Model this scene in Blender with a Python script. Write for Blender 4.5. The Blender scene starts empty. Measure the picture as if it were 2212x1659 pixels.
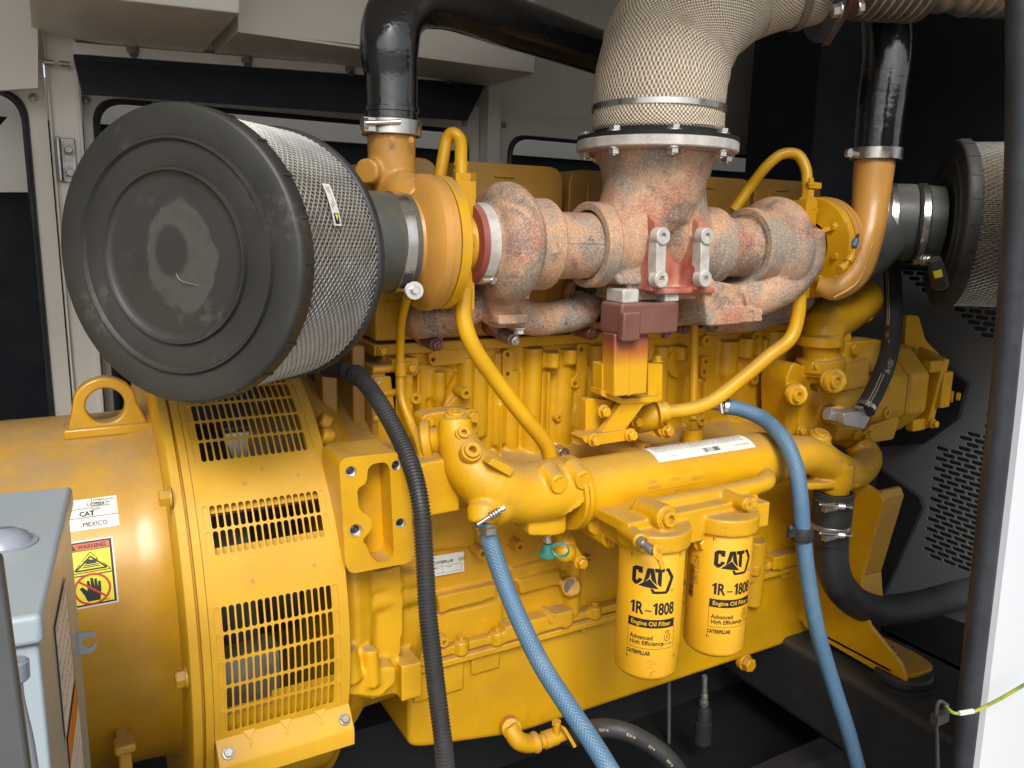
import bpy, bmesh, math, random
from mathutils import Vector, Matrix
from mathutils.geometry import tessellate_polygon
random.seed(7)
PI = math.pi
# ---------------------------------------------------------------- camera
F = 1728.0; CX = 1106.0; CY = 829.5
yaw = math.radians(30); pit = math.radians(10.9); s_ = .022; c_ = math.sqrt(1-s_*s_)
R0 = Vector((math.cos(yaw), -math.sin(yaw), 0))
FW = Vector((math.sin(yaw)*math.cos(pit), math.cos(yaw)*math.cos(pit), -math.sin(pit)))
U0 = R0.cross(FW)
RT = R0*c_+U0*s_; UP = U0*c_-R0*s_
CAM = Vector((0, 0, 1.6))
cd = bpy.data.cameras.new('camera'); cam = bpy.data.objects.new('camera', cd)
bpy.context.scene.collection.objects.link(cam)
mw = Matrix((RT, UP, -FW)).transposed().to_4x4(); mw.translation = CAM
cam.matrix_world = mw
cd.sensor_width = 36; cd.lens = 36*F/2212; cd.clip_start = .02; cd.clip_end = 500
sc = bpy.context.scene; sc.camera = cam
# ---------------------------------------------------------------- light
SUN_EL, SUN_AZ = 43, 204      # degrees; azimuth measured from +Y clockwise
w = bpy.data.worlds.new('World'); sc.world = w; w.use_nodes = True
nt = w.node_tree; bg = nt.nodes['Background']
sky = nt.nodes.new('ShaderNodeTexSky'); sky.sky_type = 'NISHITA'; sky.sun_disc = False
sky.sun_elevation = math.radians(SUN_EL); sky.sun_rotation = math.radians(SUN_AZ)
sky.air_density = 1.0; sky.dust_density = 3.0
hs = nt.nodes.new('ShaderNodeHueSaturation'); hs.inputs['Saturation'].default_value = .38
nt.links.new(sky.outputs[0], hs.inputs['Color']); nt.links.new(hs.outputs[0], bg.inputs[0])
bg.inputs[1].default_value = .09
sl = bpy.data.lights.new('sun', 'SUN'); sl.energy = 1.5; sl.angle = math.radians(24); sl.color = (1, .97, .91)
so = bpy.data.objects.new('sun', sl); sc.collection.objects.link(so)
sd = Vector((math.sin(math.radians(SUN_AZ))*math.cos(math.radians(SUN_EL)), math.cos(math.radians(SUN_AZ))*math.cos(math.radians(SUN_EL)), math.sin(math.radians(SUN_EL))))
so.rotation_euler = sd.to_track_quat('Z', 'Y').to_euler(); so.location = (-2, -6, 8)
vs = sc.view_settings; vs.view_transform = 'Standard'; vs.look = 'None'; vs.gamma = 1; vs.use_curve_mapping = False
vs.exposure = 1.04
sc.render.engine = 'CYCLES'
try:
    sc.cycles.max_bounces = 6; sc.cycles.diffuse_bounces = 4
except Exception: pass

def ray(u, v): return FW+RT*((u-CX)/F)-UP*((v-CY)/F)
def P(u, v, Y): r = ray(u, v); return CAM+r*(Y/r.y)          # point of the plane y = Y
def PX(u, v, X): r = ray(u, v); return CAM+r*(X/r.x)
def PZ(u, v, Z): r = ray(u, v); return CAM+r*((Z-CAM.z)/r.z)
def PD(u, v, d): return CAM+ray(u, v)*d
def ppm(p): return F/((Vector(p)-CAM).dot(FW))
def V3(*a): return Vector(a)

# ---------------------------------------------------------------- materials
def nodes(m):
    m.use_nodes = True; t = m.node_tree; return t, t.nodes['Principled BSDF']
class NT:
    def __init__(s, t): s.t = t
    def n(s, ty, **k):
        x = s.t.nodes.new(ty)
        for a, b in k.items():
            if hasattr(x, a): setattr(x, a, b)
            else: x.inputs[a].default_value = b
        return x
    def l(s, a, b): s.t.links.new(a, b)
    def noise(s, vec, scale, detail=4, rough=.6, dist=0):
        x = s.n('ShaderNodeTexNoise'); x.inputs['Scale'].default_value = scale; x.inputs['Detail'].default_value = detail
        x.inputs['Roughness'].default_value = rough; x.inputs['Distortion'].default_value = dist
        if vec is not None: s.l(vec, x.inputs['Vector'])
        return x.outputs['Fac']
    def ramp(s, fac, a, b, c0=0., c1=1.):
        x = s.n('ShaderNodeMapRange'); x.interpolation_type = 'SMOOTHSTEP'
        s.l(fac, x.inputs[0]); x.inputs[1].default_value = a; x.inputs[2].default_value = b
        x.inputs[3].default_value = c0; x.inputs[4].default_value = c1
        return x.outputs[0]
    def math(s, op, a, b=None):
        x = s.n('ShaderNodeMath'); x.operation = op
        for i, q in enumerate((a, b)):
            if q is None: continue
            if isinstance(q, (int, float)): x.inputs[i].default_value = q
            else: s.l(q, x.inputs[i])
        return x.outputs[0]
    def mix(s, fac, a, b):
        x = s.n('ShaderNodeMix'); x.data_type = 'RGBA'
        for sock, q in ((x.inputs[0], fac), (x.inputs[6], a), (x.inputs[7], b)):
            if isinstance(q, (int, float)): sock.default_value = q
            elif isinstance(q, tuple): sock.default_value = (*q[:3], 1)
            else: s.l(q, sock)
        return x.outputs[2]
def MAT(name, col, rough=.5, metal=0., coat=0., col2=None, nscale=6, bump=0., bscale=60, dust=0., dustcol=(.27, .185, .095), spots=0., spotcol=(.05, .035, .02), spec=.5, rvar=.08, streak=0., wear=None):
    m = bpy.data.materials.new(name); t, b = nodes(m); q = NT(t)
    tc = q.n('ShaderNodeTexCoord').outputs['Object']
    c = tuple(col)
    n1 = q.noise(tc, nscale, 5)
    c2 = col2 or tuple(x*.82 for x in col)
    out = q.mix(q.ramp(n1, .35, .68), c, c2)
    if spots:
        n2 = q.noise(tc, 55, 3, .7); n3 = q.noise(tc, 5, 3)
        f = q.math('MULTIPLY', q.ramp(n2, .66, .74), q.ramp(n3, .45, .65))
        out = q.mix(q.math('MULTIPLY', f, spots), out, spotcol)
    if streak:
        mp = q.n('ShaderNodeMapping'); q.l(tc, mp.inputs[0]); mp.inputs['Scale'].default_value = (30, 30, 2.5)
        f = q.ramp(q.noise(mp.outputs[0], 1.2, 4), .58, .75)
        out = q.mix(q.math('MULTIPLY', f, streak), out, spotcol)
    dmask = None
    if dust:
        g = q.n('ShaderNodeNewGeometry'); sp = q.n('ShaderNodeSeparateXYZ'); q.l(g.outputs['Normal'], sp.inputs[0])
        up = q.ramp(sp.outputs[2], .45, .95); n4 = q.ramp(q.noise(tc, 10, 7, .75), .15, .75)
        dmask = q.math('MULTIPLY', q.math('MULTIPLY', up, n4), dust)
        n5 = q.math('MULTIPLY', q.ramp(q.noise(tc, 9, 6, .75), .52, .75), dust*.20)
        dmask = q.math('MAXIMUM', dmask, n5)
        out = q.mix(dmask, out, dustcol)
    q.l(out, b.inputs['Base Color'])
    rr = q.ramp(q.noise(tc, nscale*2.3, 4), .3, .7, max(rough-rvar, .02), rough+rvar)
    if dmask is not None: rr = q.math('MAXIMUM', rr, q.math('MULTIPLY', dmask, .9))
    q.l(rr, b.inputs['Roughness'])
    b.inputs['Metallic'].default_value = metal; b.inputs['Coat Weight'].default_value = coat
    b.inputs['Coat Roughness'].default_value = .12 if rough < .2 else .26; b.inputs['Specular IOR Level'].default_value = spec
    if bump:
        bp = q.n('ShaderNodeBump'); bp.inputs['Strength'].default_value = bump; bp.inputs['Distance'].default_value = .002
        q.l(q.noise(tc, bscale, 5, .6), bp.inputs['Height']); q.l(bp.outputs[0], b.inputs['Normal'])
        q.l(bp.outputs[0], b.inputs['Coat Normal'])
    return m
YEL = (.62, .330, .004); YEL2 = (.52, .262, .003)
M = {}
M['yellow'] = MAT('yellow_paint', YEL, .40, col2=YEL2, spec=.4, coat=.15, dust=.75, spots=.55, bump=.12, bscale=90)
M['cast'] = MAT('yellow_cast_paint', YEL, .44, col2=YEL2, spec=.4, coat=.12, dust=.85, spots=.6, bump=.35, bscale=140)
M['pan'] = MAT('yellow_pan_paint', (.60, .322, .003), .36, col2=(.51, .262, .003), coat=.3, dust=.4, spots=.3, streak=.12, bump=.06)
M['gen'] = MAT('yellow_generator_paint', (.56, .295, .012), .38, col2=(.47, .24, .010), coat=.3, dust=.8, spots=.4, bump=.06, bscale=40, dustcol=(.22, .17, .12))
M['vent'] = MAT('yellow_sheet_paint', (.62, .338, .012), .40, col2=(.54, .285, .010), coat=.15, dust=.45, spots=.5, bump=.08)
M['baked'] = MAT('heat_baked_yellow', (.52, .26, .045), .38, col2=(.45, .21, .04), coat=.25, dust=.55, spots=.4, bump=.3, bscale=120)
M['cover'] = MAT('valve_cover_paint', (.40, .21, .03), .38, col2=(.33, .17, .03), coat=.3, dust=.8, spots=.2, dustcol=(.2, .15, .09))
M['can'] = MAT('filter_can_yellow', (.72, .375, .012), .36, col2=(.70, .36, .012), coat=.4, nscale=3, spots=0, bump=0, rvar=.03)
M['ink'] = MAT('black_print', (.008, .008, .009), .5, nscale=3)
M['inkfaint'] = MAT('faded_pen', (.32, .17, .03), .6, nscale=3)
M['white'] = MAT('white_label', (.72, .70, .66), .5, col2=(.62, .60, .56), nscale=20)
M['silver'] = MAT('zinc_plated_steel', (.60, .58, .55), .28, metal=.95, col2=(.55, .53, .50), nscale=14)
M['sleeve'] = MAT('weathered_rubber_sleeve', (.035, .040, .040), .5, col2=(.065, .068, .060), bump=.15, nscale=9, dust=.7, dustcol=(.17, .16, .14))
M['steel'] = MAT('dull_steel', (.42, .41, .39), .38, metal=.8, col2=(.3, .29, .27), nscale=30, dust=.3)
M['mesh'] = MAT('galvanised_mesh', (.40, .395, .37), .40, metal=.75, col2=(.29, .285, .265), nscale=20)
M['pleat'] = MAT('pleated_filter_paper', (.34, .28, .20), .85, col2=(.22, .17, .12), nscale=30)
M['rubber'] = MAT('black_rubber', (.018, .018, .019), .55, col2=(.03, .03, .03), bump=.25, dust=.25, dustcol=(.10, .095, .085), nscale=8)
M['endcap'] = MAT('dusty_black_rubber', (.030, .030, .028), .62, col2=(.042, .041, .038), bump=.2, nscale=4, dust=.3, dustcol=(.12, .11, .10))
M['greenrubber'] = MAT('faded_rubber', (.055, .062, .055), .5, col2=(.085, .08, .055), bump=.15, nscale=14, dust=.5, dustcol=(.16, .13, .09))
M['blackpaint'] = MAT('glossy_black_paint', (.006, .007, .009), .10, coat=1, bump=.9, bscale=26, nscale=5, col2=(.008, .009, .012), rvar=.04)
M['navy'] = MAT('dark_insulated_pipe', (.018, .022, .030), .6, col2=(.022, .026, .034), bump=.1)
M['dark'] = MAT('dark_steel_plate', (.085, .087, .090), .5, col2=(.068, .070, .072), dust=.3, dustcol=(.09, .085, .08), bump=.08)
M['guard'] = MAT('grey_guard_paint', (.13, .135, .14), .5, col2=(.11, .115, .12), nscale=2, dust=.3, dustcol=(.16, .15, .14))
M['zinc'] = MAT('bright_zinc_fitting', (.46, .46, .45), .42, metal=.6, col2=(.40, .40, .39), nscale=20)
M['rail'] = MAT('black_rail_paint', (.026, .027, .028), .5, col2=(.02, .02, .021), dust=.35, dustcol=(.07, .065, .06), bump=.1)
M['tray'] = MAT('oily_black_tray', (.010, .010, .011), .35, col2=(.014, .014, .014), nscale=3)
M['foam'] = MAT('dark_acoustic_foam', (.016, .019, .026), .85, col2=(.020, .024, .032))
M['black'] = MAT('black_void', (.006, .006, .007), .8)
M['beige'] = MAT('beige_enclosure_paint', (.76, .73, .67), .42, col2=(.70, .67, .61), nscale=2, dust=.3, dustcol=(.2, .18, .15), bump=.05)
M['greyblue'] = MAT('grey_blue_box_paint', (.30, .36, .40), .35, col2=(.26, .32, .355), nscale=3, coat=.2, dust=.55, dustcol=(.34, .34, .32))
M['maroon'] = MAT('oxide_red_primer', (.13, .048, .038), .5, col2=(.17, .07, .055), dust=.7, dustcol=(.26, .16, .13), bump=.15)
M['redox'] = MAT('red_oxide', (.30, .055, .035), .6, col2=(.22, .05, .035), bump=.3, dust=.3, dustcol=(.4, .3, .22))
M['webred'] = MAT('red_primed_casting', (.33, .065, .04), .65, col2=(.42, .20, .14), nscale=12, bump=.4, bscale=200)
M['heatpad'] = MAT('bare_aluminium_pad', (.55, .53, .49), .5, metal=.2, col2=(.42, .38, .35), nscale=30, bump=.5, bscale=150)
M['door'] = MAT('white_door_paint', (.55, .57, .60), .3, coat=.3, col2=(.54, .56, .59), nscale=2, rvar=.02)
M['seal'] = MAT('rubber_door_seal', (.020, .022, .028), .45, col2=(.030, .033, .040), bump=.3, nscale=12)
M['floor'] = MAT('concrete_ground', (.30, .29, .27), .85, col2=(.25, .24, .225), nscale=1.5, bump=.3)
M['green'] = MAT('green_rubber_cap', (.03, .16, .12), .45, col2=(.02, .12, .09))
M['earth'] = MAT('yellow_green_wire', (.48, .46, .06), .4, col2=(.12, .25, .05), nscale=18)
M['orange'] = MAT('orange_label', (.65, .17, .03), .5)
M['warnyellow'] = MAT('label_yellow', (.78, .70, .02), .4, col2=(.75, .67, .02))
M['warnred'] = MAT('label_red', (.60, .03, .02), .5)
M['warnorange'] = MAT('label_orange', (.62, .11, .03), .5)
M['gold'] = MAT('hose_print', (.50, .40, .24), .6)
M['dome'] = MAT('frosted_dome', (.27, .30, .35), .25, coat=.3)
M['copper'] = MAT('pad_paint_chip', (.5, .27, .06), .5)

def heat_mat(name, greyness, redness):
    m = bpy.data.materials.new(name); t, b = nodes(m); q = NT(t)
    tc = q.n('ShaderNodeTexCoord').outputs['Object']
    big = q.noise(tc, 5.5, 4, .6, .3); big2 = q.noise(tc, 9, 3, .6); mid = q.noise(tc, 30, 5, .7); fine = q.noise(tc, 330, 3, .75); fine2 = q.noise(tc, 210, 4, .8)
    c = q.mix(q.ramp(big, .44, .58), (.54, .31, .18), (.30, .255, .21))
    c = q.mix(q.math('MULTIPLY', q.ramp(big2, .60-redness*.2, .74-redness*.14), .8), c, (.43, .14, .09))
    c = q.mix(q.math('MULTIPLY', q.ramp(big2, .52, .30), greyness), c, (.20, .185, .165))
    big3 = q.noise(tc, 7.3, 5, .7, .6)
    c = q.mix(q.math('MULTIPLY', q.ramp(big3, .52, .62), .55+.3*greyness), c, (.15, .13, .12))
    c = q.mix(q.math('MULTIPLY', q.ramp(fine, .46, .60), .52), c, (.13, .085, .065))
    c = q.mix(q.math('MULTIPLY', q.ramp(fine2, .50, .62), .55), c, (.62, .48, .36))
    c = q.mix(q.math('MULTIPLY', q.math('MULTIPLY', q.ramp(mid, .55, .66), q.ramp(fine, .40, .58)), .3+.6*greyness), c, (.05, .045, .045))
    q.l(c, b.inputs['Base Color']); b.inputs['Roughness'].default_value = .78; b.inputs['Specular IOR Level'].default_value = .3
    bp = q.n('ShaderNodeBump'); bp.inputs['Strength'].default_value = .8; bp.inputs['Distance'].default_value = .002
    q.l(q.math('ADD', fine2, mid), bp.inputs['Height']); q.l(bp.outputs[0], b.inputs['Normal'])
    return m
M['heat'] = heat_mat('heat_scaled_iron', .50, .50); M['heatgrey'] = heat_mat('grey_scaled_iron', 1.0, .25); M['heatpale'] = heat_mat('pale_scaled_iron', .15, .1)

def wrap_mat():                              # woven glass-fibre lagging, pattern follows the UVs along the pipe
    m = bpy.data.materials.new('woven_lagging'); t, b = nodes(m); q = NT(t)
    uv = q.n('ShaderNodeUVMap').outputs[0]; sp = q.n('ShaderNodeSeparateXYZ'); q.l(uv, sp.inputs[0])
    tc = q.n('ShaderNodeTexCoord').outputs['Object']
    wob = q.math('MULTIPLY', q.noise(tc, 16, 3), 7.0); wob2 = q.math('MULTIPLY', q.noise(tc, 11, 2), 9.0)
    su = q.math('SINE', q.math('ADD', q.math('MULTIPLY', sp.outputs[0], 2*PI), wob)); sv = q.math('SINE', q.math('ADD', q.math('MULTIPLY', sp.outputs[1], 2*PI), wob2))
    h = q.math('MULTIPLY', su, sv); h = q.math('ADD', q.math('MULTIPLY', h, .5), .5)
    h2 = q.math('MULTIPLY', q.ramp(h, .12, .75), q.ramp(q.noise(tc, 150, 3), .2, .6, .7, 1.))
    st = q.ramp(q.noise(tc, 8, 5, .7), .5, .72)
    c = q.mix(h2, (.25, .19, .13), (.88, .76, .60)); c = q.mix(q.math('MULTIPLY', st, .35), c, (.30, .20, .13))
    q.l(c, b.inputs['Base Color']); b.inputs['Roughness'].default_value = .75
    bp = q.n('ShaderNodeBump'); bp.inputs['Strength'].default_value = 1; bp.inputs['Distance'].default_value = .0035
    q.l(h2, bp.inputs['Height']); q.l(bp.outputs[0], b.inputs['Normal'])
    return m
M['wrap'] = wrap_mat()
def braid_mat():
    m = bpy.data.materials.new('blue_braided_hose'); t, b = nodes(m); q = NT(t)
    uv = q.n('ShaderNodeUVMap').outputs[0]; sp = q.n('ShaderNodeSeparateXYZ'); q.l(uv, sp.inputs[0])
    a = q.math('SINE', q.math('MULTIPLY', q.math('ADD', sp.outputs[0], sp.outputs[1]), 2*PI)); d = q.math('SINE', q.math('MULTIPLY', q.math('SUBTRACT', sp.outputs[0], sp.outputs[1]), 2*PI))
    h = q.math('MAXIMUM', a, d)
    tc = q.n('ShaderNodeTexCoord').outputs['Object']
    c = q.mix(q.ramp(h, .0, 1.), (.060, .130, .215), (.090, .180, .285)); c = q.mix(q.math('MULTIPLY', q.ramp(q.noise(tc, 20, 5), .5, .75), .35), c, (.22, .26, .30))
    q.l(c, b.inputs['Base Color']); b.inputs['Roughness'].default_value = .38
    bp = q.n('ShaderNodeBump'); bp.inputs['Strength'].default_value = .5; bp.inputs['Distance'].default_value = .001
    q.l(h, bp.inputs['Height']); q.l(bp.outputs[0], b.inputs['Normal'])
    return m
M['blue'] = braid_mat()
def post_mat():                              # support post: yellow paint scorched to primer red towards its hot top
    m = bpy.data.materials.new('scorched_post_paint'); t, b = nodes(m); q = NT(t)
    tc = q.n('ShaderNodeTexCoord').outputs['Object']; sp = q.n('ShaderNodeSeparateXYZ'); q.l(tc, sp.inputs[0])
    z = q.math('ADD', sp.outputs[2], q.math('MULTIPLY', q.noise(tc, 25, 4), .012))
    c = q.mix(q.ramp(z, 1.295, 1.345), (.60, .315, .008), (.36, .10, .02)); c = q.mix(q.ramp(z, 1.335, 1.375), c, (.16, .045, .03))
    q.l(c, b.inputs['Base Color']); b.inputs['Roughness'].default_value = .42
    return m
M['post'] = post_mat()

# ---------------------------------------------------------------- mesh builder
class B:
    def __init__(s): s.bm = bmesh.new(); s.uv = s.bm.loops.layers.uv.new('UVMap')
    def grid(s, rows, cu=False, cv=False, uv=None):
        vv = [[s.bm.verts.new(p) for p in r] for r in rows]
        n = len(vv); k = len(vv[0])
        for i in range(n if cu else n-1):
            for j in range(k if cv else k-1):
                a, b_, c, d = vv[i][j], vv[i][(j+1) % k], vv[(i+1) % n][(j+1) % k], vv[(i+1) % n][j]
                try: f = s.bm.faces.new((a, b_, c, d))
                except ValueError: continue
                if uv:
                    for lp, (ii, jj) in zip(f.loops, ((i, j), (i, j+1), (i+1, j+1), (i+1, j))): lp[s.uv].uv = uv(ii, jj)
        return vv
    def face(s, pts):
        try: return s.bm.faces.new([s.bm.verts.new(p) for p in pts])
        except ValueError: return None
    def sweep(s, path, r, n=20, cap=True, step=None, rf=None, uvs=None, smooth=True, hollow=0, squash=None):
        pts, rad = resample(path, r, step, smooth)
        T = []
        for i in range(len(pts)):
            a = pts[max(i-1, 0)]; b_ = pts[min(i+1, len(pts)-1)]; T.append((b_-a).normalized())
        nrm = T[0].orthogonal().normalized(); up = Vector((0, 0, 1))
        if abs(T[0].dot(up)) < .9: nrm = (up-T[0]*up.dot(T[0])).normalized()
        else: nrm = (Vector((1, 0, 0))-T[0]*T[0].x).normalized()
        rows = []; L = 0; Ls = []
        for i, p in enumerate(pts):
            if i: L += (pts[i]-pts[i-1]).length
            Ls.append(L)
            nrm = (nrm-T[i]*nrm.dot(T[i])).normalized(); bn = T[i].cross(nrm)
            row = []
            for j in range(n):
                th = 2*PI*j/n; rr = rad[i]*(rf(L, th) if rf else 1)
                row.append(p+nrm*(math.cos(th)*rr)+bn*(math.sin(th)*rr*(squash or 1)))
            rows.append(row)
        uf = None
        if uvs: uf = lambda i, j: (j/n*uvs[0], Ls[min(i, len(Ls)-1)]/uvs[1])
        vv = s.grid(rows, cv=True, uv=uf)
        if cap:
            try: s.bm.faces.new(vv[0][::-1]); s.bm.faces.new(vv[-1])
            except ValueError: pass
        return s
    def lathe(s, o, ax, prof, n=40, cap=True, a0=0, a1=None):
        o = Vector(o); ax = Vector(ax).normalized(); u = ax.orthogonal().normalized(); v = ax.cross(u)
        rows = [[o+ax*t+(u*math.cos(2*PI*j/n)+v*math.sin(2*PI*j/n))*max(r, 1e-5) for j in range(n)] for t, r in prof]
        vv = s.grid(rows, cv=True)
        if cap:
            if prof[0][1] > 1e-4: s.bm.faces.new(vv[0][::-1])
            if prof[-1][1] > 1e-4: s.bm.faces.new(vv[-1])
        return s
    def cyl(s, a, b_, r, r2=None, n=28, ch=0):
        a = Vector(a); b_ = Vector(b_); L = (b_-a).length; r2 = r if r2 is None else r2
        pf = [(0, r), (L, r2)]
        if ch: pf = [(0, r-ch), (ch, r), (L-ch, r2), (L, r2-ch)]
        return s.lathe(a, b_-a, pf, n)
    def ring(s, o, ax, r0, r1, h, n=32, ch=.0008):     # washer with a hole, from o along ax
        return s.lathe(o, ax, [(0, r0), (0, r1), (h-ch, r1), (h, r1-ch), (h, r0), (0, r0)], n, cap=False)
    def hexb(s, o, ax, r, h, washer=1.25, wh=.003, stud=0):
        o = Vector(o); ax = Vector(ax).normalized()
        if washer: s.cyl(o, o+ax*wh, r*washer, ch=.0006, n=20)
        s.lathe(o+ax*(wh*.9), ax, [(0, r), (h*.88, r), (h, r*.86)], 6)
        if stud: s.cyl(o+ax*h, o+ax*(h+stud), r*.5, n=12, ch=.0006)
        return s
    def prism(s, pts, vec, cap=True):
        pts = [Vector(p) for p in pts]; vec = Vector(vec)
        a = [s.bm.verts.new(p) for p in pts]; b_ = [s.bm.verts.new(p+vec) for p in pts]; k = len(a)
        s.bm.faces.new(a[::-1]); s.bm.faces.new(b_)
        for i in range(k): s.bm.faces.new((a[i], a[(i+1) % k], b_[(i+1) % k], b_[i]))
        return s
    def pf(s, uvpts, Y, d, rnd=0):          # polygon outlined on the plane y=Y, extruded back by d
        pts = [P(u, v, Y) for u, v in uvpts]
        if rnd: pts = rounded(pts, rnd)
        return s.prism(pts, (0, d, 0))
    def box(s, x0, x1, y0, y1, z0, z1, rot=None, piv=None):
        c = [V3(x0, y0, z0), V3(x1, y0, z0), V3(x1, y0, z1), V3(x0, y0, z1)]
        n0 = len(s.bm.verts); s.prism(c, (0, y1-y0, 0))
        if rot is not None:
            s.bm.verts.ensure_lookup_table(); pv = Vector(piv) if piv else V3((x0+x1)/2, (y0+y1)/2, (z0+z1)/2)
            for v in s.bm.verts[n0:]: v.co = pv+rot@(v.co-pv)
        return s
    def ball(s, c, r, sc=(1, 1, 1), n=16):
        rows = [[Vector(c)+Vector((math.sin(PI*i/n)*math.cos(2*PI*j/(2*n))*r*sc[0], math.sin(PI*i/n)*math.sin(2*PI*j/(2*n))*r*sc[1], math.cos(PI*i/n)*r*sc[2])) for j in range(2*n)] for i in range(1, n)]
        vv = s.grid(rows, cv=True); s.bm.faces.new(vv[0][::-1]); s.bm.faces.new(vv[-1]); return s
def rounded(pts, r, k=5):
    out = []; n = len(pts)
    for i in range(n):
        p = pts[i]; a = pts[i-1]-p; b_ = pts[(i+1) % n]-p
        rr = min(r, a.length*.48, b_.length*.48); a = p+a.normalized()*rr; b_ = p+b_.normalized()*rr
        for j in range(k+1):
            t = j/k; out.append(a*(1-t)**2+p*2*t*(1-t)+b_*t*t)
    return out
def resample(path, r, step, smooth):
    pts = [Vector(p) for p in path]; rad = r if isinstance(r, (list, tuple)) else [r]*len(pts)
    if len(pts) == 2 and not step: return pts, list(rad)
    dense = []; dr = []
    for i in range(len(pts)-1):
        p0 = pts[i-1] if i else pts[0]*2-pts[1]; p1 = pts[i]; p2 = pts[i+1]; p3 = pts[i+2] if i+2 < len(pts) else pts[-1]*2-pts[-2]
        K = 24
        t0 = 0; t1 = t0+max((p1-p0).length, 1e-6)**.5; t2 = t1+max((p2-p1).length, 1e-6)**.5; t3 = t2+max((p3-p2).length, 1e-6)**.5
        for k in range(K):
            f = k/K
            if smooth:
                t = t1+(t2-t1)*f
                A1 = p0*((t1-t)/(t1-t0))+p1*((t-t0)/(t1-t0)); A2 = p1*((t2-t)/(t2-t1))+p2*((t-t1)/(t2-t1)); A3 = p2*((t3-t)/(t3-t2))+p3*((t-t2)/(t3-t2))
                B1 = A1*((t2-t)/(t2-t0))+A2*((t-t0)/(t2-t0)); B2 = A2*((t3-t)/(t3-t1))+A3*((t-t1)/(t3-t1))
                dense.append(B1*((t2-t)/(t2-t1))+B2*((t-t1)/(t2-t1)))
            else: dense.append(p1.lerp(p2, f))
            dr.append(rad[i]*(1-f)+rad[i+1]*f)
    dense.append(pts[-1]); dr.append(rad[-1])
    if not step:
        tot = sum((dense[i+1]-dense[i]).length for i in range(len(dense)-1)); step = max(min(rad)*.45, tot/260)
    out = [dense[0]]; orr = [dr[0]]; acc = 0
    for i in range(1, len(dense)):
        a = dense[i-1]; b_ = dense[i]; L = (b_-a).length; pos = 0
        while acc+(L-pos) >= step:
            pos += step-acc; f = pos/max(L, 1e-9); out.append(a.lerp(b_, f)); orr.append(dr[i-1]*(1-f)+dr[i]*f); acc = 0
        acc += L-pos
    if (out[-1]-dense[-1]).length > step*.3: out.append(dense[-1]); orr.append(dr[-1])
    return out, orr

def thing(name, label, cat, loc=(0, 0, 0), group=None, kind=None):
    o = bpy.data.objects.new(name, None); sc.collection.objects.link(o); o.location = loc; o.empty_display_size = .05
    o['label'] = label; o['category'] = cat
    if group: o['group'] = group
    if kind: o['kind'] = kind
    return o
def tag(o, label, cat, group=None):
    o['label'] = label; o['category'] = cat
    if group: o['group'] = group
    return o
def inv(o):
    p = o; t = Vector(p.location)
    while p.parent: p = p.parent; t = t+Vector(p.location)
    return Matrix.Translation(-t)
def obj(name, b, mat, parent=None, ang=35, bev=0, seg=2, remesh=0, sm=3, label=None):
    bm = b.bm if isinstance(b, B) else b
    bmesh.ops.recalc_face_normals(bm, faces=bm.faces)
    me = bpy.data.meshes.new(name); bm.to_mesh(me); bm.free()
    me.materials.append(M[mat] if isinstance(mat, str) else mat)
    me.polygons.foreach_set('use_smooth', [True]*len(me.polygons))
    if not remesh: me.set_sharp_from_angle(angle=math.radians(ang))
    o = bpy.data.objects.new(name, me); sc.collection.objects.link(o)
    if parent is not None:
        o.parent = parent
        if parent.type == 'EMPTY': o.matrix_parent_inverse = Matrix.Translation(-Vector(parent.location))
    if bev:
        md = o.modifiers.new('bevel', 'BEVEL'); md.width = bev; md.segments = seg; md.limit_method = 'ANGLE'; md.angle_limit = math.radians(40); md.harden_normals = False
    if remesh:
        md = o.modifiers.new('remesh', 'REMESH'); md.mode = 'VOXEL'; md.voxel_size = remesh; md.use_smooth_shade = True
        if sm:
            md = o.modifiers.new('smooth', 'SMOOTH'); md.factor = .5; md.iterations = sm
    if label: o['label'] = label
    return o
def struct(name, b, mat, **k):
    o = obj(name, b, mat, **k); o['kind'] = 'structure'; return o

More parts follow.
